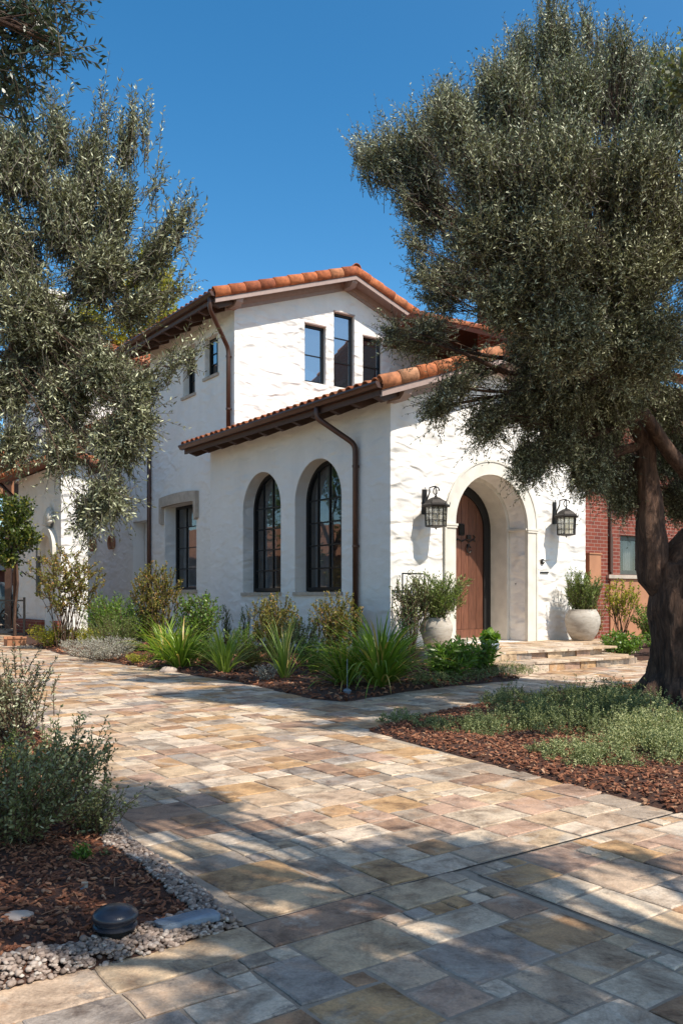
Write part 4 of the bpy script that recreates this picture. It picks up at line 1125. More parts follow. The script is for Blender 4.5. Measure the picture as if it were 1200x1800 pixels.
def uplight():
    p = gp(203,1660, .0); o = thing('garden_light', 'dark domed low voltage garden light on the left gravel', 'garden light', p+Vector((0, 0, .022))); o.scale = (1.0, 1.0, .92)
    MB().lathe([(0, -.05), (.062, -.05), (.062, .045), (.0, .045)], 32).build('base', M['black'], o)
    MB().lathe([(.072, .046), (.079, .05), (.079, .058), (.072, .062), (.066, .062), (.066, .072), (.077, .075), (.081, .085)], 32).build('rim', M['blacklamp'], o, False)
    MB().lathe([(.081, .086), (.083, .092), (.078, .104), (.06, .118), (.035, .126), (.0, .129)], 36).build('dome', M['blacklamp'], o, True)
uplight()
def stone(name, label, p, sx, sy, sz, rz, mat, seed, flat=False):
    bm = bmesh.new(); bmesh.ops.create_icosphere(bm, subdivisions=4, radius=1)
    for v in bm.verts:
        c = v.co.copy(); k = 1+.16*mn.noise(c*1.3+Vector((seed, 0, 0)))+.04*mn.noise(c*4+Vector((0, seed, 0)))
        if flat: c = Vector((math.copysign(abs(c.x)**.55, c.x), math.copysign(abs(c.y)**.55, c.y), math.copysign(abs(c.z)**.5, c.z)))
        v.co = Vector((c.x*sx*k, c.y*sy*k, c.z*sz*k))
    me = bpy.data.meshes.new(name); bm.to_mesh(me); bm.free(); me.materials.append(M[mat])
    me.polygons.foreach_set('use_smooth', [True]*len(me.polygons))
    o = bpy.data.objects.new(name, me); COL.objects.link(o); o.location = p; o.rotation_euler = (0, 0, rz); return tag(o, label, 'stone')
stone('stepping_slab', 'blue grey slate slab lying on the gravel at the paving edge', gp(331,1640,.048), .125, .045, .02, ANG-.02, 'slate', 3, True)
stone('rounded_stone', 'pale pink rounded stone lying on the left mulch', gp(32,1640,.05), .066, .045, .032, .2, 'rock', 5)
stone('rounded_stone', 'small grey stone in the mulch below the house bed edge', gp(296,1182,.03), .13, .09, .06, .4, 'rock', 9)
def sprinkler():
    o = thing('sprinkler_head', 'small grey and white sprinkler head in the left mulch', 'sprinkler', gp(142,1582,.0))
    MB().lathe([(0, 0), (.009, 0), (.009, .035), (.02, .038), (.021, .05), (.0, .054)], 16).build('body', M['slate'], o)
    MB().tube([(.0, -.0, .045), (.008, -.02, .03), (.01, -.028, .012)], [.006, .007, .004], 8).build('nozzle', M['white'], o, True)
    MB().box(.004, .0, .05, .03, .004, .075).build('flag', M['sandstone'], o)
sprinkler()
def bed_spike():
    p = gp(610,1226); o = thing('path_spotlight', 'small grey spike light at the tip of the house bed', 'spotlight', p)
    MB().tube([(0, 0, 0), (0, 0, .42)], .005, 6).build('spike', M['slate'], o)
    MB().lathe([(0, .0), (.035, .01), (.05, .05), (.03, .07), (0, .075)], 14).build('head', M['slate'], o)
bed_spike()

# right bed ground cover (uncountable sage and thyme)
def groundcover():
    rnd = random.Random(12)
    blobs = [(705,1272,.22,.13,0),(760,1282,.24,.13,1),(850,1290,.42,.22,0),(930,1268,.4,.26,2),(985,1290,.5,.36,1),(900,1240,.35,.25,2),(1060,1275,.52,.40,1),(1010,1245,.5,.32,2),(1110,1262,.5,.34,0),
             (1000,1330,.26,.15,0),(1060,1345,.30,.17,0),(1150,1300,.5,.34,0),(1185,1340,.38,.30,0),(1215,1325,.45,.34,0),(1120,1318,.36,.24,0),(1260,1300,.5,.36,0),(1330,1330,.5,.34,0),(1090,1240,.4,.3,2),(1400,1270,.5,.4,0)]
    blobs += [(px+rnd.uniform(-40, 40), py+rnd.uniform(-14, 14), r*.45, h*1.15, k) for px, py, r, h, k in blobs[2:] for _ in range(1)]
    blobs = [(px, py, r*.92, h*.72, k) for px, py, r, h, k in blobs]
    Ps = []; rn = []; segs = []
    arrs = []
    for px, py, r, h, k in blobs:
        p = G(px, py); n = int(760*r*r/.16*.9)+60; off = RNG.uniform(-.12, .22)
        d = rdir(n); d[:, 2] = np.abs(d[:, 2]); rr = RNG.uniform(.25, 1, n)**.3*(1+.16*np.sin(d[:, 0]*7+px)+.14*np.sin(d[:, 1]*8+py))
        c = np.stack([p.x+d[:, 0]*r*rr, p.y+d[:, 1]*r*rr, p.z+.02+d[:, 2]*h*.85*rr*(1+.25*RNG.normal(size=n))], 1)
        D = norm(d*np.array([.7, .7, .9])+np.array([0, 0, .5])+RNG.normal(size=(n, 3))*.35)
        TL = RNG.uniform(.035, .075, n); lv, sg = twigs_to_leaves(c-D*TL[:, None]*.5, D, TL, 12, .021, .0085, .85)
        lv = list(lv); lv[5] = np.clip(lv[5]*(.75 if k == 2 else .9)+(.22 if k == 0 else 0)+off, 0, 1); arrs.append(lv); segs.append(sg)
    lv = [np.concatenate([a[i] for a in arrs]) for i in range(6)]
    o = leaf_mesh('ground_cover', *lv, M['sage']); tag(o, 'low grey green sage ground cover around the olive trunk', 'ground cover', kind='stuff')
groundcover()
leafy('seedling', 'small pale green seedling alone on the bark mulch of the right bed', 'plant', gp(935,1334), .09, .07, 30, 9, .022, .007, 'sage', .06, .9)

# house bed, from left to right
leafy('japanese_maple', 'slender young maple with bronze green leaves before the white annex wall', 'tree', gp(118,1142), .80, 2.05, 230, 16, .065, .034, 'nandina', .30, .9, low=.35, up=.15)
leafy('green_shrub', 'dark green feathery shrub by the white annex corner', 'shrub', gp(190,1128), .7, 1.05, 200, 14, .13, .022, 'green', .40, .7)
leafy('low_shrub', 'yellow green low shrub at the far left end of the house bed', 'shrub', gp(95,1140), .6, .45, 160, 10, .07, .022, 'yellow', .22)
leafy('low_shrub', 'small yellow green clump before the brick plinth', 'shrub', gp(150,1140), .5, .40, 120, 10, .07, .022, 'yellow', .2)
leafy('grey_green_shrub', 'soft grey green shrub behind the lavender', 'shrub', gp(198,1155), .62, .72, 260, 18, .055, .010, 'rosemary', .35, .6)
leafy('lavender_bush', 'silvery blue lavender bush spilling to the driveway edge', 'shrub', gp(176,1163), .80, .40, 600, 16, .035, .009, 'lavender', .16, .8, low=.0)
leafy('low_shrub', 'yellow green tuft between lavender and strap leaf clump', 'shrub', gp(240,1170), .22, .16, 60, 10, .04, .012, 'yellow', .1)
leafy('green_shrub', 'dark shrub in front of the brown downpipe', 'shrub', gp(232,1150), .5, .95, 160, 12, .07, .025, 'green', .3)
leafy('nandina_shrub', 'tall bronze and green nandina below the stone lintel window', 'shrub', gp(275,1150), .55, 1.75, 330, 20, .046, .026, 'nandina', .24, .85, low=.12)
leafy('broadleaf_shrub', 'glossy dark green shrub right of the tall bronze nandina', 'shrub', gp(348,1150), .52, 1.15, 240, 11, .075, .034, 'green', .25, .85)
strappy('strap_leaf_clump', 'arching green strap leaf clump below the lintel window', 'plant', gp(318,1178), .72, .6, 200, .030, 'strap', None, 1.3, 1.0)
strappy('strap_leaf_clump', 'green strap leaf clump left of the arched windows near the shrub', 'plant', gp(290,1165), .76, .6, 120, .03, 'strap', None, 1.2, 1.0)
strappy('strap_leaf_clump', 'pale upright strap leaf clump in front of dark conifer tips', 'plant', gp(395,1188), .62, .4, 120, .024, 'strap_light', None, 1.0, .7)
leafy('young_conifer', 'small dark upright conifer left of the first arched window', 'shrub', gp(398,1145), .13, .95, 60, 12, .03, .012, 'green', .16, .6)
leafy('young_conifer', 'small dark upright conifer under the first arched window', 'shrub', gp(432,1150), .13, .90, 60, 12, .03, .012, 'green', .16, .6)
leafy('green_shrub', 'low dark shrub between the two upright conifers', 'shrub', gp(430,1160), .40, .6, 120, 12, .05, .018, 'green', .2)
leafy('nandina_shrub', 'bronze nandina below the first arched window', 'shrub', gp(483,1168), .52, 1.15, 360, 20, .038, .022, 'nandina', .20, 1.0, low=.1)
strappy('strap_leaf_clump', 'tall thin pale strap leaf clump beside small silver plant', 'plant', gp(500,1200), .74, .25, 75, .020, 'strap_light', None, .7, .45)
leafy('lavender_bush', 'small round silver plant on the mulch before the arched windows', 'shrub', gp(466,1202), .20, .22, 110, 12, .024, .008, 'lavender', .08)
leafy('low_shrub', 'low loose green filler shrub between the bright strap clump and the pale one', 'shrub', gp(358,1172), .34, .42, 130, 12, .045, .018, 'green', .18)
leafy('low_shrub', 'low bronze tinged shrub on the mulch before the first arched window', 'shrub', gp(440,1182), .30, .38, 130, 14, .036, .016, 'nandina', .16, .95)
leafy('low_shrub', 'low green shrub left of the flax clumps below the second arched window', 'shrub', gp(556,1190), .34, .48, 150, 12, .045, .02, 'green', .18)
leafy('white_rose', 'low green rose bush between the arched windows', 'shrub', gp(530,1180), .36, .82, 150, 9, .045, .028, 'sage', .2, .85)
def blooms():
    o = thing('white_flower', 'white blooms on the rose bush under the arched window', 'flower', gp(530,1180))
    for i in range(5):
        a = RNG.uniform(0, 6); q = Vector((RNG.uniform(-.22, .22), RNG.uniform(-.3, -.05), RNG.uniform(.55, .92)))
        m = MB()
        for k in range(6):
            b = k*1.05; m.add([q, q+Vector((math.cos(b)*.02-.015*math.sin(b), math.sin(b)*.02, .02)), q+Vector((math.cos(b)*.032, math.sin(b)*.03, .04)), q+Vector((math.cos(b)*.02+.015*math.sin(b), math.sin(b)*.02, .02))], [(0,1,2,3)])
        m.build('bloom', M['whiteflower'], o)
blooms()
leafy('nandina_shrub', 'bronze nandina under the second arched window by the downpipe', 'shrub', gp(592,1165), .52, 1.15, 360, 20, .038, .022, 'nandina', .20, 1.0, low=.1)
strappy('flax_clump', 'large arching green flax clump at the corner of the house bed', 'plant', gp(668,1212), .93, .7, 340, .027, 'strap', None, 1.25, 1.1, 9)
strappy('flax_clump', 'dense green flax clump left of the house corner by the spike light', 'plant', gp(606,1210), .62, .5, 180, .024, 'strap', None, 1.3, 1.0)
leafy('agapanthus_plant', 'dark green leafy agapanthus before the left flower pot', 'plant', gp(795,1200), .42, .52, 140, 8, .14, .028, 'green', .24, .75, six=True)
leafy('agapanthus_plant', 'dark green leafy plant beside the landing steps', 'plant', gp(845,1190), .26, .5, 80, 8, .12, .03, 'green', .2, .75, six=True)
def bowl_plant():
    p = H(.32, -2.0, .47); o = thing('grey_bowl', 'small grey bowl at the left corner of the landing', 'bowl', p)
    MB().lathe([(0, 0), (.07, 0), (.12, .06), (.13, .14), (.115, .14), (.10, .06), (0, .05)], 20).build('bowl', M['slate'], o, True)
    leafy('broadleaf_plant', 'round leaved green plant sitting in the small grey bowl', 'plant', p+Vector((0, 0, .1)), .12, .18, 30, 3, .13, .11, 'green', .1, .9, six=True)
bowl_plant()
def hem(name, label, cat, pts, r, h, mat):
    arrs = []
    for px, py in pts:
        p = G(px, py); n = 90
        c = np.stack([p.x+RNG.normal(size=n)*r*.5, p.y+RNG.normal(size=n)*r*.5, p.z+.03+RNG.uniform(0, h, n)], 1); D = norm(rdir(n)+np.array([0, 0, .7]))
        lv, _ = twigs_to_leaves(c, D, RNG.uniform(.05, .1, n), 9, .026, .011, .85); arrs.append(lv)
    lv = [np.concatenate([a[i] for a in arrs]) for i in range(6)]
    tag(leaf_mesh(name, *lv, M[mat]), label, cat, kind='stuff')
hem('ground_cover', 'low creeping ground cover along the path edge before the steps', 'ground cover', [(735,1208),(765,1208),(800,1203),(835,1198),(868,1193),(895,1190),(910,1188),(850,1185),(880,1182)], .28, .11, 'sage')
# right of the steps
leafy('green_shrub', 'bright green leafy shrub at the right end of the steps', 'shrub', H(3.85, -1.75, .2), .42, .48, 220, 9, .06, .032, 'green', .16, .85, six=True)
leafy('green_shrub', 'green shrub half hidden behind the olive trunk', 'shrub', H(4.75, -2.1, .2), .5, .6, 220, 9, .06, .032, 'green', .18, .85, six=True)
leafy('green_shrub', 'dark green shrub against the brick house near the olive trunk', 'shrub', H(6.0, -.9, .3), .45, 1.0, 180, 10, .07, .03, 'green', .2, .85)
leafy('yellow_maple', 'small yellow leaved shrub with bare stems before the brick house', 'shrub', H(5.75, -.35, .3), .42, 1.35, 130, 10, .06, .03, 'yellow', .22, .9, low=.4)
leafy('yellow_maple', 'bronze leaved shrub right beside the round white pot', 'shrub', H(5.0, -.2, .3), .28, .95, 100, 9, .05, .02, 'nandina', .22, .9, low=.2)

def pot(s, t, rad, hgt, label, plabel, seed, lean):
    p = H(s, t, DZ0+.002); o = thing('plant_pot', label, 'pot', p, 0, 'clay pots beside the front door')
    prof = [(0, 0), (rad*.52, 0), (rad*.60, .02), (rad*.86, hgt*.28), (rad*1.0, hgt*.58), (rad*.98, hgt*.76), (rad*.84, hgt*.93), (rad*.78, hgt*.97), (rad*.80, hgt*1.0), (rad*.74, hgt*1.0), (rad*.70, hgt*.94), (rad*.70, hgt*.88)]
    MB().lathe(prof, 40).build('body', M['pot'], o, True)
    MB().lathe([(0, hgt*.9), (rad*.71, hgt*.9)], 24).build('potting_soil', M['soil'], o)
    q = p+Vector((0, 0, hgt*.85))
    leafy('potted_rosemary', plabel, 'plant', q, rad*(1.9 if seed == 1 else 1.15), .74, 240, 24, .08, .016, 'rosemary', .45, .55, low=.02, up=(.5 if seed == 1 else 1.3), lean=lean)
pot(.47, -.62, .27, .50, 'weathered clay pot on the landing left of the arched door', 'bushy green rosemary growing in the pot left of the door', 1, (.1, 0))
pot(4.34, -.5, .335, .60, 'round pale clay pot on the landing right of the arched door', 'tall upright green rosemary growing in the round pot right of the door', 2, (0, 0))
leafy('climbing_shrub', 'loose airy shrub against the white corner left of the pot', 'shrub', H(.0, -.55, .3), .36, 1.35, 150, 14, .06, .02, 'sage', .34, .8, low=.35)
def stand():
    o = thing('iron_plant_stand', 'thin dark iron stand with flat top bar behind the left pot', 'stand', H(.32, -.22, DZ0-.1), ANG)
    m = MB(); m.box(-.25, -.012, 1.32, .25, .012, 1.345); m.box(-.25, -.01, 0, -.235, .01, 1.32); m.box(.235, -.01, 0, .25, .01, 1.32); m.build('frame', M['iron'], o)
stand()

# ------------------------------------------------------------------ trees
def curve(a, b, sag, n=8, wob=.06, rnd=random):
    a = Vector(a); b = Vector(b); d = (b-a).length; out = []
    o1 = Vector((rnd.gauss(0, 1), rnd.gauss(0, 1), rnd.gauss(0, 1)))
    for i in range(n+1):
        u = i/n; p = a.lerp(b, u)+Vector((0, 0, sag*math.sin(u*math.pi)))
        p += Vector((mn.noise(o1+p*.9), mn.noise(o1*2+p*.9), mn.noise(o1*3+p*.9)))*wob*d*math.sin(u*math.pi)
        out.append(p)
    return out
def crown(o, clumps, per, LL, LW, TLr, mat, forks, limb_r=.07, upw=.55, seed=1, density=1.0, center=None, mats='twig', shell=.5):
    """clumps: (centre Vector, radius xyz, n twigs, up bias, rnd offset)"""
    rnd = random.Random(seed); arrs = []; segs = []; limbs = MB()
    cc = sum((c[0] for c in clumps), Vector())/len(clumps) if center is None else center
    for c, r, n, ub in clumps:
        ub = max(ub, -.12); n = int(n*density); d = rdir(n); rr = RNG.uniform(0, 1, n)**shell
        q = d*rr[:, None]*np.array(r)+np.array(c)
        # sub-clumping: pull shoots to local bunches for light and dark gaps
        nb = max(4, n//22); bunch = (rdir(nb)*(RNG.uniform(0, 1, nb)**.45)[:, None])*np.array(r)+np.array(c)
        k = RNG.integers(0, nb, n); wq = .58 if n > 250 else .72; q = q*wq+bunch[k]*(1-wq)+RNG.normal(size=(n, 3))*.04
        outw = norm(q-np.array(cc))
        D = norm(outw*.7+np.array([0, 0, ub])+RNG.normal(size=(n, 3))*.5)
        TL = RNG.uniform(TLr[0], TLr[1], n)*np.where(RNG.uniform(size=n) < .10, 1.7, 1)
        bend = np.zeros((n, 3)); bend[:, 2] = .14 if ub > 0 else RNG.uniform(-.25, .2, n)
        lv, sg = twigs_to_leaves(q-D*TL[:, None]*.5, D, TL, per, LL, LW, .7, bend)
        arrs.append(lv); segs.append(sg)
        # limb from the nearest fork to this clump, branchlets to bunches
        f = min(forks, key=lambda t: (Vector(t[0])-c).length*(1 if t[0][2] < c.z+.3 else 2))
        pts = curve(f[0], c, -.05+.1*rnd.random(), 9, .10, rnd); r0 = min(f[1], limb_r*(.6+.5*rnd.random()))*(1 if n > 20 else .35)
        limbs.tube(pts, [r0*(1-.75*i/9) for i in range(10)], 8)
        for j in range(min(nb, 26)):
            s0 = pts[rnd.randint(4, 9)]; limbs.tube(curve(s0, Vector(bunch[j]), .02, 4, .12, rnd), [r0*.24, r0*.18, r0*.13, r0*.09, .004], 5, cap=False)
    lv = [np.concatenate([a[i] for a in arrs]) for i in range(6)]
    leaf_mesh('crown', *lv, M[mat], o)
    sg = [np.concatenate([s[i] for s in segs]) for i in range(3)]
    tag(thin_stems('twig', sg, .0035, M[mats], o), kind='stuff')
    limbs.build('limb', M['bark'], o, True)
def loc(o, v): return Vector(v)-o.location
def px_clumps(o, lst, f=1.0):
    out = []
    for px, py, Y, rpx, n, ub in lst:
        c = U(px, py, Y)-o.location; r = max(.05, rpx*Y/F-.13); out.append((c, (r, r*1.15, r*.92), int(n*f), ub))
    return out

def big_olive():
    b = Vector((3.80, 9.55, gz(9.55))); o = thing('olive_tree', 'large olive tree with gnarled forked trunk in the right bed', 'tree', b)
    tr = MB()
    def mod(i, a):
        ca, sa = math.cos(a), math.sin(a)
        return (1+.06*math.sin(2*a+i*.05)+.05*math.sin(5*a+i*.06+1)+.10*mn.noise(Vector((ca*2.2, sa*2.2, i*.10)))
                +.09*(abs(mn.noise(Vector((ca*5+9, sa*5, i*.09))))-.2)+.05*mn.noise(Vector((ca*11, sa*11, i*.22))))
    zs = [-.06, .05, .2, .4, .62, .85, 1.08, 1.30, 1.50, 1.62]
    rs = [.54, .47, .42, .40, .395, .40, .41, .41, .36, .22]
    cx = [0, 0, .01, .02, .02, .01, .0, .02, .05, .06]
    # interpolate
    Z = []; 
    for i in range(len(zs)-1):
        for k in range(8): u = k/8; Z.append((zs[i]+(zs[i+1]-zs[i])*u, rs[i]+(rs[i+1]-rs[i])*u, cx[i]+(cx[i+1]-cx[i])*u))
    Z.append((zs[-1], rs[-1], cx[-1]))
    tr.tube([(c, 0, z) for z, r, c in Z], [r for z, r, c in Z], 96, mod=mod)
    def leader(pts, rads, n=40):
        P = []; Rr = []
        for i in range(len(pts)-1):
            for k in range(5):
                u = k/5; P.append(Vector(pts[i]).lerp(Vector(pts[i+1]), u)+Vector((mn.noise(Vector((i+u, 1, pts[i][0]*5))), mn.noise(Vector((i+u, 9, 2))), 0))*.025); Rr.append(rads[i]+(rads[i+1]-rads[i])*u)
        P.append(Vector(pts[-1])); Rr.append(rads[-1])
        tr.tube(P, Rr, n, mod=lambda i, a: 1+.06*math.sin(3*a+i*.08)+.10*mn.noise(Vector((math.cos(a)*3, math.sin(a)*3, i*.3)))+.09*mn.noise(Vector((math.cos(a)*8, math.sin(a)*8, i*.45))))
    l0 = U(1150,1010,9.55)-b; l1 = U(1140,930,9.5)-b; l2 = U(1138,850,9.5)-b; l3 = U(1132,780,9.45)-b; l4 = U(1100,700,9.4)-b; l5 = U(1050,600,9.4)-b
    leader([(-.12, 0, 1.15), l0, l1, l2, l3, l4, l5], [.22, .20, .15, .115, .105, .085, .06])
    r0 = Vector((.15, .05, 1.2)); r1 = U(1185,965,9.55)-b; r2 = U(1232,930,9.6)-b; r3 = U(1300,820,9.7)-b; r4 = U(1340,650,9.8)-b
    leader([r0, r1+Vector((.05, 0, -.12)), r2, r3, r4], [.28, .22, .15, .12, .08])
    d0 = U(1250,880,9.6)-b; d1_ = U(1180,800,9.35)-b; d2_ = U(1130,728,9.2)-b; d3 = U(1050,690,9.1)-b
    leader([d0, d1_, d2_, d3], [.09, .08, .065, .04], 14)
    # root flare
    for a in (0.3, 1.5, 2.6, 3.5, 4.4, 5.3):
        tr.tube([(math.cos(a)*.32, math.sin(a)*.32, .26), (math.cos(a)*.52, math.sin(a)*.52, .06), (math.cos(a)*.78, math.sin(a)*.78, -.06)], [.13, .10, .04], 10)
    tr.build('trunk', M['bark'], o, True)
    forks = [(tuple(l4), .06), (tuple(l5), .05), (tuple(r4), .07), (tuple(d3), .04), (tuple(d2_), .05), (tuple(r3), .08), (tuple(l3), .06)]
    L_ = [(975,110,9.3,62,260,1.1),(1005,190,9.4,100,420,.9),(890,190,9.3,85,380,.9),(800,240,9.2,72,330,.8),(735,290,9.1,66,280,.6),(672,292,9.0,34,80,.5),
          (1090,165,9.5,95,380,1.0),(1170,200,9.6,90,360,1.0),(860,310,9.2,105,560,.6),(980,320,9.1,130,700,.6),(1110,330,9.3,130,650,.6),(760,370,9.3,66,240,.3),(850,430,9.3,100,460,.3),
          (970,450,9.1,130,760,.4),(1100,480,9.4,140,760,.4),(1190,420,9.8,110,420,.4),(800,500,9.4,70,170,.1),(890,540,9.3,85,420,.1),(1000,590,9.2,120,760,.1),(1120,620,9.5,120,700,.1),
          (745,590,9.0,66,100,-.1),(690,590,8.8,40,30,-.1),(835,645,9.1,62,90,-.2),(940,700,9.1,90,430,-.2),(1040,740,9.4,90,480,-.2),(1150,720,9.9,95,420,-.1),
          (770,715,8.9,46,110,-.5),(860,740,8.9,66,210,-.5),(930,810,9.0,66,250,-.6),(1035,822,9.2,62,260,-.6),(1092,868,9.7,44,130,-.5),(1195,880,10.2,60,210,-.4),(935,600,9.0,70,240,.0),(965,650,9.0,75,280,.0),(1060,800,9.6,60,220,-.4),(985,770,9.0,60,200,-.4),(1120,830,10.1,52,200,-.4),(1010,690,8.8,70,200,-.3),(1090,690,8.9,60,200,-.3),(1180,800,10.3,70,240,-.3),(800,680,8.8,40,80,-.4)]
    L_ = [(a_, b_, c_, d_, int(e_*((1.15 if a_ > 930 else .55) if f_ <= -.2 else 1.0)), f_) for a_, b_, c_, d_, e_, f_ in L_]
    rn_ = random.Random(4)
    L2 = []
    for a_, b_, c_, d_, e_, f_ in L_:
        if a_ > 780 and 180 < b_ < 640 and e_ > 300: L2 += [(a_, b_, c_-1.6, d_, int(e_*.6), f_), (a_+10, b_-10, c_+.9, d_, int(e_*.6), f_)]
        else: L2.append((a_, b_, c_, d_, e_, f_))
    L_ = L2
    for sx, sy, k in ((975,40,3),(1040,60,3),(900,100,3),(860,150,3),(790,190,4),(740,230,4),(700,262,3),(650,285,3),(1090,90,3),(1135,110,3),(1185,120,3),(700,350,3),(720,420,3),(735,480,3),(760,540,3),(830,210,3),(940,90,3)):
        for _ in range(k): L_.append((sx+rn_.uniform(-22, 22), sy+rn_.uniform(-15, 25), 9.3+rn_.uniform(-.6, .5), rn_.uniform(9, 20), 11, 1.1 if sy < 300 else .2))
    L_ += [(1290,300,9.6,130,420,.6),(1290,520,9.7,140,420,.3),(1300,700,9.8,110,260,0)]
    crown(o, px_clumps(o, L_, 1.9), 25, .050, .0112, (.26, .50), 'olive2', forks, .05, seed=3, center=U(1010,560,9.3)-b)
big_olive()

def left_olive():
    b = Vector((-3.75, 7.0, gz(7))); o = thing('olive_tree', 'olive tree reaching in from the left edge in front of the house', 'tree', b)
    tr = MB(); tr.tube([(0, 0, -.05), (.03, 0, .5), (.1, .05, 1.2), (.25, .05, 1.9), (.45, .0, 2.7), (.7, .05, 3.7), (.95, 0, 4.3)], [.24, .19, .17, .15, .12, .09, .07], 18, mod=lambda i, a: 1+.08*math.sin(3*a+i)); tr.build('trunk', M['bark'], o, True)
    forks = [((.95, 0, 4.3), .06), ((.7, .05, 3.7), .07)]
    L_ = [(100,255,7.0,36,60,1.1),(225,265,7.1,34,34,1.3),(160,300,7.0,50,110,1.0),(30,300,6.9,90,260,.8),(200,380,7.0,60,150,.7),(120,390,7.0,90,330,.6),(300,410,7.0,26,26,.7),(270,465,7.0,45,75,.5),
          (20,450,7.0,100,330,.5),(180,480,7.0,85,300,.3),(60,560,6.9,100,330,.2),(240,545,7.0,50,80,.2),(130,600,7.1,80,240,0),(10,680,6.9,80,220,0),(185,660,6.8,75,240,.0),(110,700,6.9,80,260,-.1),
          (240,690,6.6,42,80,.3),(240,740,6.5,42,80,-.3),(200,780,6.6,60,170,-.4),(110,790,6.7,50,70,-.5),(30,780,6.8,50,70,-.4),(190,870,6.4,48,90,-.8),(150,905,6.4,30,34,-.9),(60,640,7.2,90,200,0),
          (-90,380,7,110,200,.5),(-100,600,7,110,200,.1)]
    L_ += [(95,205,7.0,12,9,1.6),(240,215,7.1,12,9,1.5),(250,240,7.1,12,8,1.4),(185,215,7.0,12,9,1.5),(275,335,7.0,11,7,1.0),(325,375,7.0,11,7,1.0),(330,410,7.0,10,6,.8),(300,520,7.0,16,12,.6),(300,650,6.5,14,10,.7),(335,630,6.4,12,6,.8)]
    crown(o, px_clumps(o, L_, 1.6), 24, .055, .0112, (.24, .46), 'olive2', forks, .009, seed=5, center=U(90,560,7)-b)
left_olive()

def simple_tree(name, label, pos, trunk_h, trunk_r, clumps, mat, per, LL, LW, tl, seed, group=None, top=None):
    b = Vector(pos); o = thing(name, label, 'tree', b, 0, group); tr = MB()
    top = Vector(top) if top else Vector((.1, .05, trunk_h))
    pts = curve((0, 0, -.05), top, 0, 8, .05, random.Random(seed)); tr.tube(pts, [trunk_r*(1.15-.45*i/8) for i in range(9)], 14, mod=lambda i, a: 1+.06*math.sin(3*a+i)); tr.build('trunk', M['bark'], o, True)
    crown(o, clumps, per, LL, LW, tl, mat, [(tuple(top), trunk_r*.6)], trunk_r*.45, seed=seed, center=top); return o
# overhanging branch at the top left: a tree standing left of the camera
b = Vector((-3.6, 3.6, gz(3.6)))
cl = [(U(px, py, Y)-b, (r*Y/F, r*Y/F*1.2, r*Y/F), n, ub) for px, py, Y, r, n, ub in [(20,40,4.5,60,70,-.2),(70,50,4.4,42,34,-.2),(110,85,4.4,26,10,-.1),(110,15,4.5,30,14,-.1),(15,140,4.5,42,40,-.4),(20,195,4.5,24,14,-.7),(-80,60,4.5,90,110,-.1)]]
cl = [(c, r_, int(n*.62), ub) for c, r_, n, ub in cl]
cl += [(Vector((-.3, .2, 5.2)), (1.2, 1.2, .9), 260, .3)]
simple_tree('olive_tree', 'dark olive branches hanging in at the top left corner', b, 4.0, .14, cl, 'darkleaf', 20, .062, .015, (.22, .40), 11, None, (.3, .2, 4.2))
# trees beside and behind the camera that shade the near paving
def shade_tree(label, pos, H0, cl, seed, n=170):
    b = Vector(pos)
    simple_tree('olive_tree', label, b, 3.0, .17, [(Vector(c)-b, r, k, .3) for c, r, k in cl], 'olive', 20, .07, .031, (.3, .5), seed, None, (.1, .1, 3.0))
rs_ = random.Random(77)
cl_ = []
def scat(n, x0, x1, y0, y1, rr, k):
    for _ in range(n): a = rs_.uniform(*rr); cl_.append(((rs_.uniform(x0, x1), rs_.uniform(y0, y1), rs_.uniform(4.6, 5.3)), (a, a, a*.7), int(k*a/.3)))
scat(8, 1.1, 2.0, 2.3, 3.3, (.2, .32), 46); scat(12, -.3, 1.5, .9, 2.5, (.24, .4), 52); scat(15, .9, 3.5, .4, 1.6, (.2, .38), 46)
scat(6, 2.7, 4.2, 1.0, 2.0, (.15, .3), 38); scat(5, 2.5, 4.5, -.8, .6, (.3, .4), 40)
shade_tree('olive tree beside the camera that dapples the near paving', (3.6, .2, 0), 3, cl_, 31)
cl_ = []
scat(10, 2.7, 3.6, 5.6, 6.8, (.2, .36), 50); scat(12, 3.4, 4.9, 6.6, 8.4, (.25, .42), 50); scat(9, 4.5, 6.5, 7.8, 9.6, (.25, .42), 45); scat(5, 2.6, 4.4, 4.7, 5.8, (.15, .25), 30)
shade_tree('olive tree outside the right edge that shades the middle of the driveway', (6.2, 6.4, .08), 3, cl_, 33)
cl_ = []
scat(26, -4.5, 5.0, -6.5, -1.6, (.7, 1.0), 34)  # added crown mass out of view, holds back sky glow over near paving
shade_tree('added unseen wide olive tree behind the camera, blocks sky light', (.8, -4.6, -.08), 3, cl_, 35)
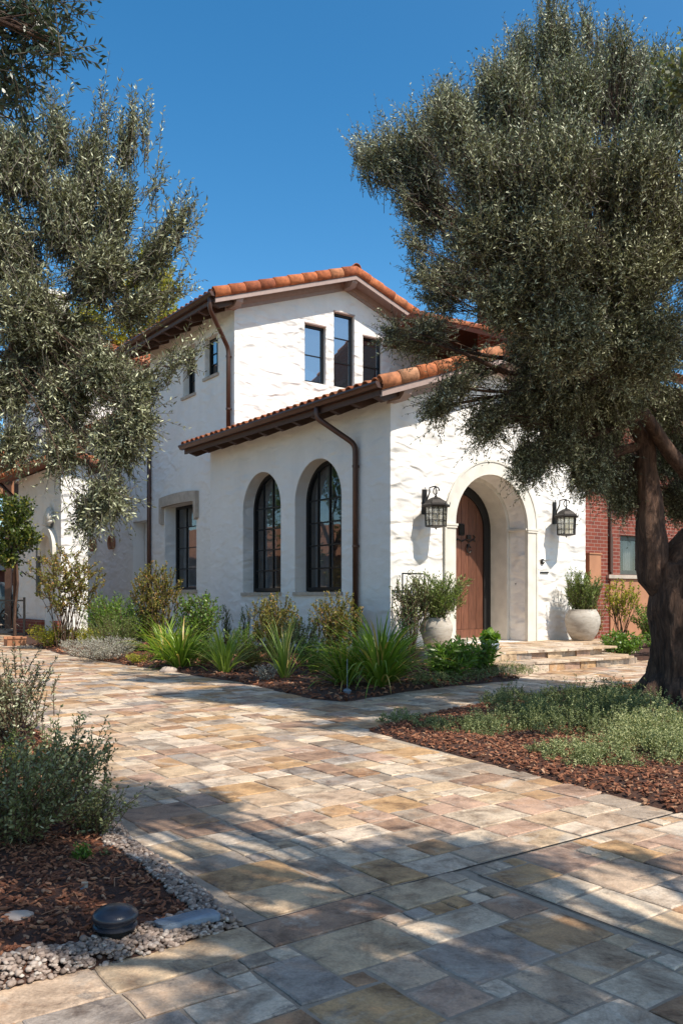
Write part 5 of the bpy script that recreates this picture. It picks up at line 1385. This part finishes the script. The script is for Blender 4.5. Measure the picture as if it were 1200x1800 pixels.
# broad leaved tree behind the left wing and small fruit tree by the annex
p = U(290,760,31); p.z = .4
simple_tree('broadleaf_tree', 'yellow green tree rising behind the left wing roof', p, 8, .22, [(Vector((x, y, z)), (r, r, r), n, .3) for x, y, z, r, n in [(0,0,10.6,1.0,150),(-1.2,.3,10.2,1.2,150),(.5,.2,9.7,.8,90),(-2.6,0,10.8,1.3,130),(-.1,0,12.0,.8,90),(-1.3,0,12.2,1.0,90),(-2.4,0,12.4,.9,70),(-.6,0,13.0,.6,40)]], 'yellow', 14, .17, .075, (.4, .7), 41, None, (-.5, 0, 9.0))
p = G(27,1131)
simple_tree('citrus_tree', 'small dark green broad leaved tree before the annex wall at the far left', p, 1.7, .032, [(Vector((x, y, z)), (r, r, r), n, .3) for x, y, z, r, n in [(0,0,2.6,.5,150),(-.25,.1,3.0,.4,90),(.25,0,2.35,.35,90),(-.35,0,2.15,.45,110),(.1,0,2.95,.35,70),(-.1,0,1.95,.35,50)]], 'darkgreen', 11, .10, .052, (.2, .32), 43, None, (.02, 0, 2.1))
# hedge and trees outside the left edge (seen in the arched panes)
for i, (x, y, s_) in enumerate([(-10.5, 16.5, 1.35), (-12.2, 20.5, 1.5), (-14.6, 25.5, 1.6)]):
    simple_tree('broadleaf_tree', ['leafy tree left of the driveway nearest the camera, outside the picture', 'leafy tree left of the driveway in the middle, outside the picture', 'leafy tree left of the driveway farthest away, outside the picture'][i], (x, y, gz(y)), 2.2, .16,
        [(Vector((a*s_, b_*s_, 3.6*s_+c*s_)), (1.3*s_,)*3, 190, .3) for a, b_, c in ((0,0,0),(1.2,.4,.3),(-1.1,-.3,.2),(.2,1,.9),(0,-.9,-.8))], 'green', 12, .16, .08, (.4, .7), 50+i, None, (0, 0, 2.6))

def side_house():
    o = thing('bungalow', 'tan bungalow with dark roof left of the driveway, mirrored in the arched windows', 'house', (-21, 23, gz(23)), R(0))
    MB().box(-4, -9, -.2, 2.5, 9, 2.7).build('wall', M['sandstone'], o)
    MB().prism([(-4.6, 2.7), (3.2, 2.7), (-.7, 4.3)], lambda a, b, w: (a, w, b), -9.6, 9.6).build('roof', M['clay'], o)
    for y in (-6, -1.5, 3, 7): MB().box(2.5, y-.6, 1, 2.54, y+.6, 2.4).build('window', M['skyglass'], o)
side_house()

# ------------------------------------------------------------------ light, sky, camera
to_sun = Vector((.741*math.cos(R(53)), -.671*math.cos(R(53)), math.sin(R(53)))).normalized()
sl = bpy.data.lights.new('sun', 'SUN'); sl.energy = 5.0; sl.angle = R(.55); sl.color = (1.0, .92, .80)
so = bpy.data.objects.new('sun', sl); COL.objects.link(so); so.rotation_euler = to_sun.to_track_quat('Z', 'Y').to_euler(); so.location = (8, -8, 12)
w = bpy.data.worlds.new('World'); sc.world = w; w.use_nodes = True; nt = w.node_tree
bg = nt.nodes['Background']; sky = nt.nodes.new('ShaderNodeTexSky'); sky.sky_type = 'NISHITA'; sky.sun_disc = False
sky.sun_elevation = R(53); sky.sun_rotation = math.atan2(to_sun.x, to_sun.y); sky.altitude = 600; sky.air_density = 1.0; sky.dust_density = 0.0; sky.ozone_density = 1.6
hs = nt.nodes.new('ShaderNodeHueSaturation'); hs.inputs['Hue'].default_value = .492; hs.inputs['Saturation'].default_value = 1.34; hs.inputs['Value'].default_value = 1.25
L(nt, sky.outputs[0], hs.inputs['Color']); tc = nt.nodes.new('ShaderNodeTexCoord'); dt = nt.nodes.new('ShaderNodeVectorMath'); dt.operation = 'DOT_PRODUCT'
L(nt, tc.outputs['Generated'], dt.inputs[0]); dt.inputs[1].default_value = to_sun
fill_mask = math_n(nt, 'POWER', math_n(nt, 'MAXIMUM', dt.outputs['Value'], 0.0), 2.5)
fill_glow = mixc(nt, fill_mask, (0, 0, 0), (4.2, 3.4, 2.4)); L(nt, mixc(nt, 1.0, hs.outputs[0], fill_glow, 'ADD'), bg.inputs[0]); bg.inputs[1].default_value = .115  # warm glow on the sun side added to the sky, neutralises blue shade fill
cam = bpy.data.cameras.new('camera'); co = bpy.data.objects.new('camera', cam); COL.objects.link(co)
co.location = (0, 0, EYE); co.rotation_euler = (R(90), 0, 0)
cam.sensor_width = 36; cam.sensor_fit = 'AUTO'; cam.lens = F/1800*36; cam.shift_y = (HZ-900)/1800; cam.clip_start = .05; cam.clip_end = 2000
sc.camera = co
sc.view_settings.view_transform = 'Standard'; sc.view_settings.look = 'None'; sc.view_settings.exposure = .38; sc.view_settings.gamma = 1
sc.render.engine = 'CYCLES'; sc.cycles.max_bounces = 6; sc.cycles.transparent_max_bounces = 8; sc.cycles.use_denoising = True
